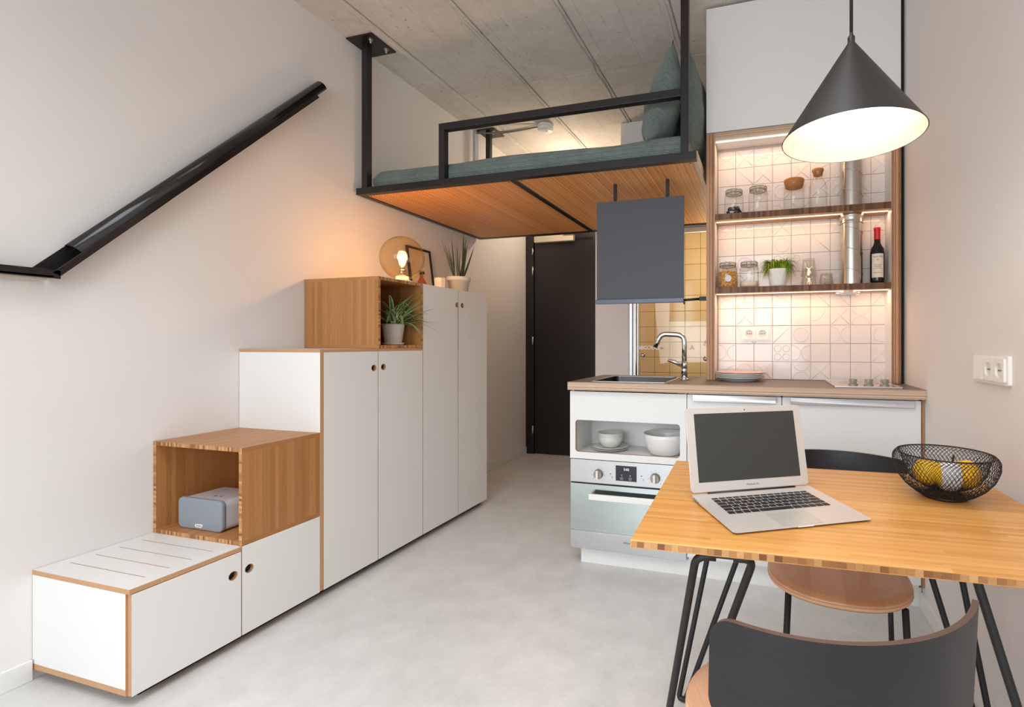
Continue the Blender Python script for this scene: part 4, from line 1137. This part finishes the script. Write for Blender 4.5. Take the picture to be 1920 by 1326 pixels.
lt = LT()
lt.part('surround', MB().prism(rrect(-.118, .118, -.042, .042, .006, 3), -.0105, -.0005, 'Y'), M['white_gloss'])
for x in (.004, .074): socket_face(lt, x, -.0108, 0, .033)
lt.part('switch_rocker', MB().prism([(-.033, -.0108), (.033, -.0108), (.033, -.0145), (-.033, -.0185)], -.033, .033, 'Z').xf(Matrix.Translation((-.066, 0, 0)) @ Matrix.Rotation(-pi / 2, 4, 'Y')), M['white_gloss'])

# ------------------------------------------------------------------ table
TA = radians(2.2)
t = Thing('dining_table', 'square bamboo dining table on black hairpin legs against the right wall', 'table', (-.272, .990, 0), None, TA, True)
TW, TD = .925, .715
t.part('tabletop', MB().box(0, TW, 0, TD, .7205, .7385, 1, zp=0, zm=0), [M['table'], M['tableedge']], bevel=.002, seg=2)
inv = Matrix.Rotation(-TA, 4, 'Z') @ Matrix.Translation((.272, -.990, 0))
for (a, b, f) in (((-.137, 1.012), (-.022, 1.028), (-.256, 1.20)), ((-.130, 1.640), (.000, 1.600), (-.256, 1.560)), ((.500, 1.090), (.385, 1.085), (.597, 1.088)), ((.502, 1.620), (.398, 1.620), (.602, 1.575))):
    A, B, F_ = [inv @ Vector((p[0], p[1], z)) for p, z in ((a, .711), (b, .711), (f, .0095))]
    mid = (A + B) / 2; s_ = (B - A).normalized() * .012
    pts = [A + (B - A) * .35] + arc_pts(A + (B - A) * .4, A, F_ - s_, .03, 6) + arc_pts(A, F_ - s_ + Vector((0, 0, -.002)), F_ + s_, .014, 5) + arc_pts(F_ - s_, F_ + s_ + Vector((0, 0, -.002)), B, .014, 5) + arc_pts(F_ + s_, B, B + (A - B) * .4, .03, 6) + [B + (A - B) * .35]
    lg = t.part('hairpin_leg', MB().tube(pts, .0085, 12), M['black'])
    t.part('fixing_plate', MB().box(min(A.x, B.x) + .01, max(A.x, B.x) - .01, mid.y - .02, mid.y + .02, .7165, .7202), M['black'], lg)


# ------------------------------------------------------------------ chairs
def chair(label, loc, rot):
    T = Thing('dining_chair', label, 'chair', loc, 'dining chairs at the table', rot, True)
    ol = []
    for k in range(56):
        a = 2 * pi * k / 56; e = 2.3; c_, s_ = cos(a), sin(a); r_ = (abs(c_) ** e + abs(s_) ** e) ** (-1 / e); ol.append((.014 + .202 * r_ * c_, .196 * r_ * s_))
    sc2 = [(x_ * .965, y_ * .965) for x_, y_ in ol]; n_ = len(ol)
    vs_ = [(x_, y_, .432) for x_, y_ in sc2] + [(x_, y_, .438) for x_, y_ in ol] + [(x_, y_, .449) for x_, y_ in ol] + [(x_ * .985, y_ * .985, .4535) for x_, y_ in ol]
    for q in (.8, .5, .2): vs_ += [(x_ * q, y_ * q, .4535 - .007 * (1 - q)) for x_, y_ in ol]
    fs_ = [tuple(range(n_))[::-1]]; mi_ = [0]
    for r_ in range(6):
        for k in range(n_): l = (k + 1) % n_; fs_.append((r_ * n_ + k, r_ * n_ + l, (r_ + 1) * n_ + l, (r_ + 1) * n_ + k)); mi_.append(1 if r_ < 2 else 0)
    fs_.append(tuple(range(6 * n_, 7 * n_))); mi_.append(0)
    T.part('seat', MB().add(vs_, fs_, mi_, True), [M['chairseat'], M['chairedge']], label='bare oak plywood seat')
    R_, TH, z0, z1, HA = .276, .0085, .612, .7655, radians(51); nu = 64; rows = []
    mb_ = MB(); vs_ = []; arc = R_ * HA; cr = .036; nz_ = 5
    for i in range(nu + 1):
        u = i / nu; u = .5 - .5 * cos(pi * u) if i not in (0, nu) else u; a = (u * 2 - 1) * HA; e = (1 - abs(u * 2 - 1)) * arc
        ins = cr - math.sqrt(max(0, cr * cr - (cr - min(cr, e)) ** 2)) if e < cr else 0
        for j in range(nz_ + 1):
            z = z0 + ins + (z1 - z0 - 2 * ins) * j / nz_
            for rad in (R_, R_ - TH):
                vs_.append((rad * sin(a), -rad * cos(a) + .0 - (z - .45) * .06, z))
    m_ = (nz_ + 1) * 2; fs_ = []; mi_ = []
    for i in range(nu):
        for j in range(nz_):
            b0, b1 = i * m_ + j * 2, (i + 1) * m_ + j * 2
            fs_ += [(b0, b1, b1 + 2, b0 + 2), (b0 + 1, b0 + 3, b1 + 3, b1 + 1)]; mi_ += [0, 0]
        b0, b1 = i * m_, (i + 1) * m_; tpo = nz_ * 2
        fs_ += [(b0, b0 + 1, b1 + 1, b1), (b0 + tpo, b1 + tpo, b1 + tpo + 1, b0 + tpo + 1)]; mi_ += [1, 1]
    for i in (0, nu):
        for j in range(nz_): b0 = i * m_ + j * 2; fs_.append((b0, b0 + 1, b0 + 3, b0 + 2)); mi_.append(1)
    o_ = T.part('backrest', MB().add(vs_, fs_, mi_, False), [M['blackply'], M['chairrim']], label='curved black plywood backrest')
    o_.data.shade_smooth() if hasattr(o_.data, 'shade_smooth') else None
    try: o_.data.set_sharp_from_angle(angle=radians(40))
    except Exception: pass
    for s_ in (-1, 1):
        T.part('leg', MB().tube([(s_ * .150, .120, .430), (s_ * .168, .150, 0)], .0095, 10), M['black'])
        T.part('leg', MB().tube([(s_ * .168, -.185, 0), (s_ * .152, -.160, .430)], .0085, 10), M['black'])
        T.part('back_support', MB().tube([(s_ * .085, -.10, .425), (s_ * .085, -.215, .428), (s_ * .085, -.236, .455), (s_ * .085, -.2485, .665)], .007, 10), M['black'])
        T.part('bracket', MB().prism([(-.186, .430), (.125, .430), (.125, .405), (.095, .418), (-.16, .418), (-.186, .405)], s_ * .149 - .004, s_ * .149 + .004, 'X'), M['black'])
    T.part('cross_bar', MB().box(-.145, .145, -.02, .02, .421, .4315), M['black'])
    return T


ch = chair('dining chair nearest the camera, its curved black back towards us', (.042, .966, 0), radians(24))
copy_thing(ch.r, (.224, 1.615, 0), 'dining chair on the far side of the table, oak seat facing us', radians(176))

# ------------------------------------------------------------------ laptop
LA = radians(30)
t = Thing('laptop', 'open silver laptop with dark screen on the table', 'laptop', (.0265, 1.2655, .7388), None, LA, True)
W2, D2 = .1755, .1235
base = MB(); ol = rrect(-W2, W2, -D2, D2, .011, 5); n = len(ol)
vs = [(x_ * .97, y_ * .95, .0012) for x_, y_ in ol] + [(x_, y_, .0042 + .0085 * (y_ + D2) / (2 * D2) * .55) for x_, y_ in ol] + [(x_, y_, .0046 + .0095 * (y_ + D2) / (2 * D2)) for x_, y_ in ol]
fs = [tuple(range(n))[::-1], tuple(range(2 * n, 3 * n))] + [(r * n + i, r * n + (i + 1) % n, (r + 1) * n + (i + 1) % n, (r + 1) * n + i) for r in range(2) for i in range(n)]
t.part('base', base.add(vs, fs), M['alu'])
top = lambda y_: .0046 + .0095 * (y_ + D2) / (2 * D2)
tilt = math.atan(.0095 / (2 * D2)); Mt = Matrix.Translation((0, -D2, .0046)) @ Matrix.Rotation(tilt, 4, 'X')    # deck frame: y from the front edge
kb = t.part('keyboard', MB().prism(rrect(-.140, .140, .092, .207, .003, 2), .0000, .0002, 'Z').xf(Mt), M['alu'])
rows = [(.2015, .0072, [1] * 14), (.1845, .0145, [1] * 13 + [1.45]), (.1655, .0145, [1.45] + [1] * 12 + [1.0]), (.1465, .0145, [1.75] + [1] * 11 + [1.70]), (.1275, .0145, [1.3] + [1] * 11 + [2.15]), (.1075, .0155, [1, 1, 1, 1.25, 5.1, 1.25, 1, .95, .95, .95])]
kms = {}
for yk, hk, ws in rows:
    tot = sum(ws); wu = (.274 - .003 * (len(ws) - 1)) / tot; x_ = -.137
    for wk in ws:
        kw = wu * wk; key = (round(kw, 5), hk)
        if key not in kms: kms[key] = MB().box(-kw / 2, kw / 2, -hk / 2, hk / 2, 0, .0012).mesh('key', M['key'], (0, 0, 0), .0004, 1)
        o = t.share('key', kms[key], kb); o.matrix_local = Mt @ Matrix.Translation((x_ + kw / 2, yk, .0002)); x_ += kw + .003
t.part('trackpad', MB().prism(rrect(-.053, .053, .010, .084, .003, 3), .0001, .0005, 'Z').xf(Mt), plain('trackpad_grey', (196, 190, 184), .34, .3))
t.part('front_notch', MB().box(-.02, .02, -.0004, .0015, -.0012, .0002).xf(Mt), M['white_gloss'])
mb = MB()
for y_ in (.225, .212, .198): mb.box(-W2 - .0003, -W2 + .001, y_ - .005, y_ + .005, -.0055, -.0025)
t.part('side_ports', mb.xf(Mt), M['greyink'])
ML = Matrix.Translation((0, D2 - .004, .0138)) @ Matrix.Rotation(radians(-12), 4, 'X')     # lid frame: x across, z up, -y faces the user
LH = .226
t.part('hinge', MB().cyl((-.13, D2 - .004, .0132), (.13, D2 - .004, .0132), .0042, 12), M['key'])
ld = t.part('lid', MB().prism(rrect(-W2, W2, .004, LH, .011, 5), 0, .0050, 'Y').xf(ML), M['alu'], bevel=.0008)
t.part('display', MB().box(-.152, .152, -.0006, .0001, .029, .210).xf(ML), M['screen'], ld, label='dark display')
t.part('camera_eye', MB().cyl((0, -.0005, .2175), (0, .0001, .2175), .0018, 12).xf(ML), M['key'], ld)
t.part('lettering', text_mb('MacBook Air', .0072, ML @ face_my(.004, -.0004, .0165), .0001), M['greyink'], ld)

# ------------------------------------------------------------------ wire bowl with fruit
bx, by, bz = .462, 1.500, .739 + .0005
t = Thing('wire_bowl', 'round black double-walled wire mesh bowl with yellow fruit', 'bowl', (bx, by, bz))
outer = [(.050, .006), (.066, .010), (.092, .030), (.112, .056), (.1225, .084), (.1225, .104), (.116, .115), (.106, .117)]
inner = [(.106, .117), (.101, .100), (.095, .075), (.080, .048), (.055, .030), (.025, .022), (.0, .021)]


def along(pr_, u):
    s_ = u * (len(pr_) - 1); i = min(int(s_), len(pr_) - 2); f_ = s_ - i; f_ = f_ * f_ * (3 - 2 * f_) * .3 + f_ * .7
    return pr_[i][0] * (1 - f_) + pr_[i + 1][0] * f_, pr_[i][1] * (1 - f_) + pr_[i + 1][1] * f_


def mesh_wall(pr_, N, tw, rw):
    mb_ = MB()
    for sg in (1, -1):
        for k in range(N):
            pts_ = []
            for i in range(25):
                u = i / 24 * (.97 if pr_[-1][0] < .01 else 1.); r_, z_ = along(pr_, u); a = 2 * pi * k / N + sg * tw * u
                pts_.append((bx + r_ * cos(a), by + r_ * sin(a), bz + z_ + sg * .0003))
            mb_.tube(pts_, rw, 4, cap=False)
    return mb_


t.part('outer_mesh', mesh_wall(outer, 74, .95, .00062), M['black'], kind='stuff')
t.part('inner_mesh', mesh_wall(inner, 60, 1.0, .00062), M['black'], kind='stuff')
rg = lambda r_, z_, n_=56: [(bx + r_ * cos(2 * pi * k / n_), by + r_ * sin(2 * pi * k / n_), bz + z_) for k in range(n_)]
t.part('rim', MB().tube(rg(.1125, .1168), .0018, 6, closed=True), M['black'])
t.part('base_ring', MB().lathe([(.046, 0), (.052, 0), (.054, .005), (.050, .009), (.046, .006)], (bx, by, bz), 48, closed=True), M['black'])
mb = MB()
for k in range(-9, 10):
    c_ = k * .005; h_ = math.sqrt(max(0, .047 ** 2 - c_ * c_))
    mb.tube([(bx + c_, by - h_, bz + .005), (bx + c_, by + h_, bz + .005)], .0006, 4, cap=False).tube([(bx - h_, by + c_, bz + .0056), (bx + h_, by + c_, bz + .0056)], .0006, 4, cap=False)
t.part('base_mesh', mb, M['black'], kind='stuff')


def fruit(c, r, lobes, sq, rot):
    mb_ = MB(); n_, m_ = 28, 16; vs_ = []
    for i in range(m_ + 1):
        th = pi * i / m_
        for k in range(n_):
            a = 2 * pi * k / n_; q = r * (1 + lobes * cos(3 * a)) * (1 - .16 * max(0, cos(th)) ** 6)
            vs_.append((q * sin(th) * cos(a), q * sin(th) * sin(a), q * cos(th) * sq))
    fs_ = [(i * n_ + k, i * n_ + (k + 1) % n_, (i + 1) * n_ + (k + 1) % n_, (i + 1) * n_ + k) for i in range(m_) for k in range(n_)]
    return mb_.add(vs_, fs_, 0, True).xf(Matrix.Translation(c) @ Matrix.Rotation(rot, 4, 'Y'))


f1, f2, f3 = (bx - .043, by - .006, bz + .066), (bx + .046, by - .010, bz + .066), (bx + .001, by - .026, bz + .0635)
for c_, r_, mt, lb_, rt in ((f1, .033, 'yellow', 'bright yellow fruit at left side of the wire bowl', .3), (f2, .035, 'orangey', 'deep yellow fruit at right side of wire bowl', -.4)):
    q = Thing('fruit', lb_, 'fruit', (c_[0], c_[1], c_[2] - r_), 'yellow fruit in the wire bowl')
    q.part('flesh', fruit(c_, r_, .03, 1.15, rt), M[mt])
q = Thing('fruit', 'middle yellow fruit in wire bowl with white paper band and dark stalk', 'fruit', (f3[0], f3[1], f3[2] - .04), 'yellow fruit in the wire bowl')
q.part('flesh', fruit(f3, .034, .03, 1.18, 0), M['yellow'])
q.part('stalk', MB().tube([(f3[0] + .008, f3[1] - .004, f3[2] + .034), (f3[0] + .010, f3[1] - .010, f3[2] + .056)], .0028, 6), M['stem'], label='dark dry stalk')
vs = []
for k in range(13):   # a paper band wrapped over the front of the middle fruit
    a = radians(66 - k * 10.5)
    for dx in (-.023, -.012, 0, .012, .023):
        rr_ = math.sqrt(max(0, .0375 ** 2 - dx * dx)) ; vs.append((f3[0] + dx, f3[1] - rr_ * cos(a), f3[2] + rr_ * 1.16 * sin(a)))
q.part('paper_band', MB().add(vs, [(5 * k + c, 5 * k + c + 1, 5 * k + c + 6, 5 * k + c + 5) for k in range(12) for c in range(4)], 0, True), M['whitecloth'], label='white paper band')

# ------------------------------------------------------------------ pendant
lx, ly, lz, lr, lh = .210, 1.35, 1.670, .168, .246
t = Thing('pendant_lamp', 'matt black cone pendant lamp with white inside, hung over the table', 'lamp', (lx, ly, lz))
t.part('shade', MB().lathe([(lr, 0), (lr - .0005, .001), (.010, lh - .006), (.008, lh)], (lx, ly, lz), 64).lathe([(lr, 0), (lr - .0022, .0)], (lx, ly, lz), 64), M['shadeout'])
t.part('shade_lining', MB().lathe([(lr - .0022, .0002), (.010, lh - .010)], (lx, ly, lz), 64), M['shadein'], label='white inner lining')
t.part('cap', MB().lathe([(.0085, lh - .003), (.009, lh + .010), (.005, lh + .016), (.004, lh + .022)], (lx, ly, lz), 20), M['shadeout'])
t.part('cord', MB().cyl((lx, ly, lz + lh + .015), (lx, ly, ZC - .004), .0042, 8), M['cord'])
bl = t.part('bulb', MB().sphere((lx, ly, lz + .090), .028, 18), M['bulb'])
t.part('bulb_socket', MB().cyl((lx, ly, lz + .117), (lx, ly, lz + .17), .018, 16), M['pot'])
t.part('ceiling_rose', MB().lathe([(.045, -.003), (.045, -.02), (.006, -.024)], (lx, ly, ZC), 28), M['shadeout'])
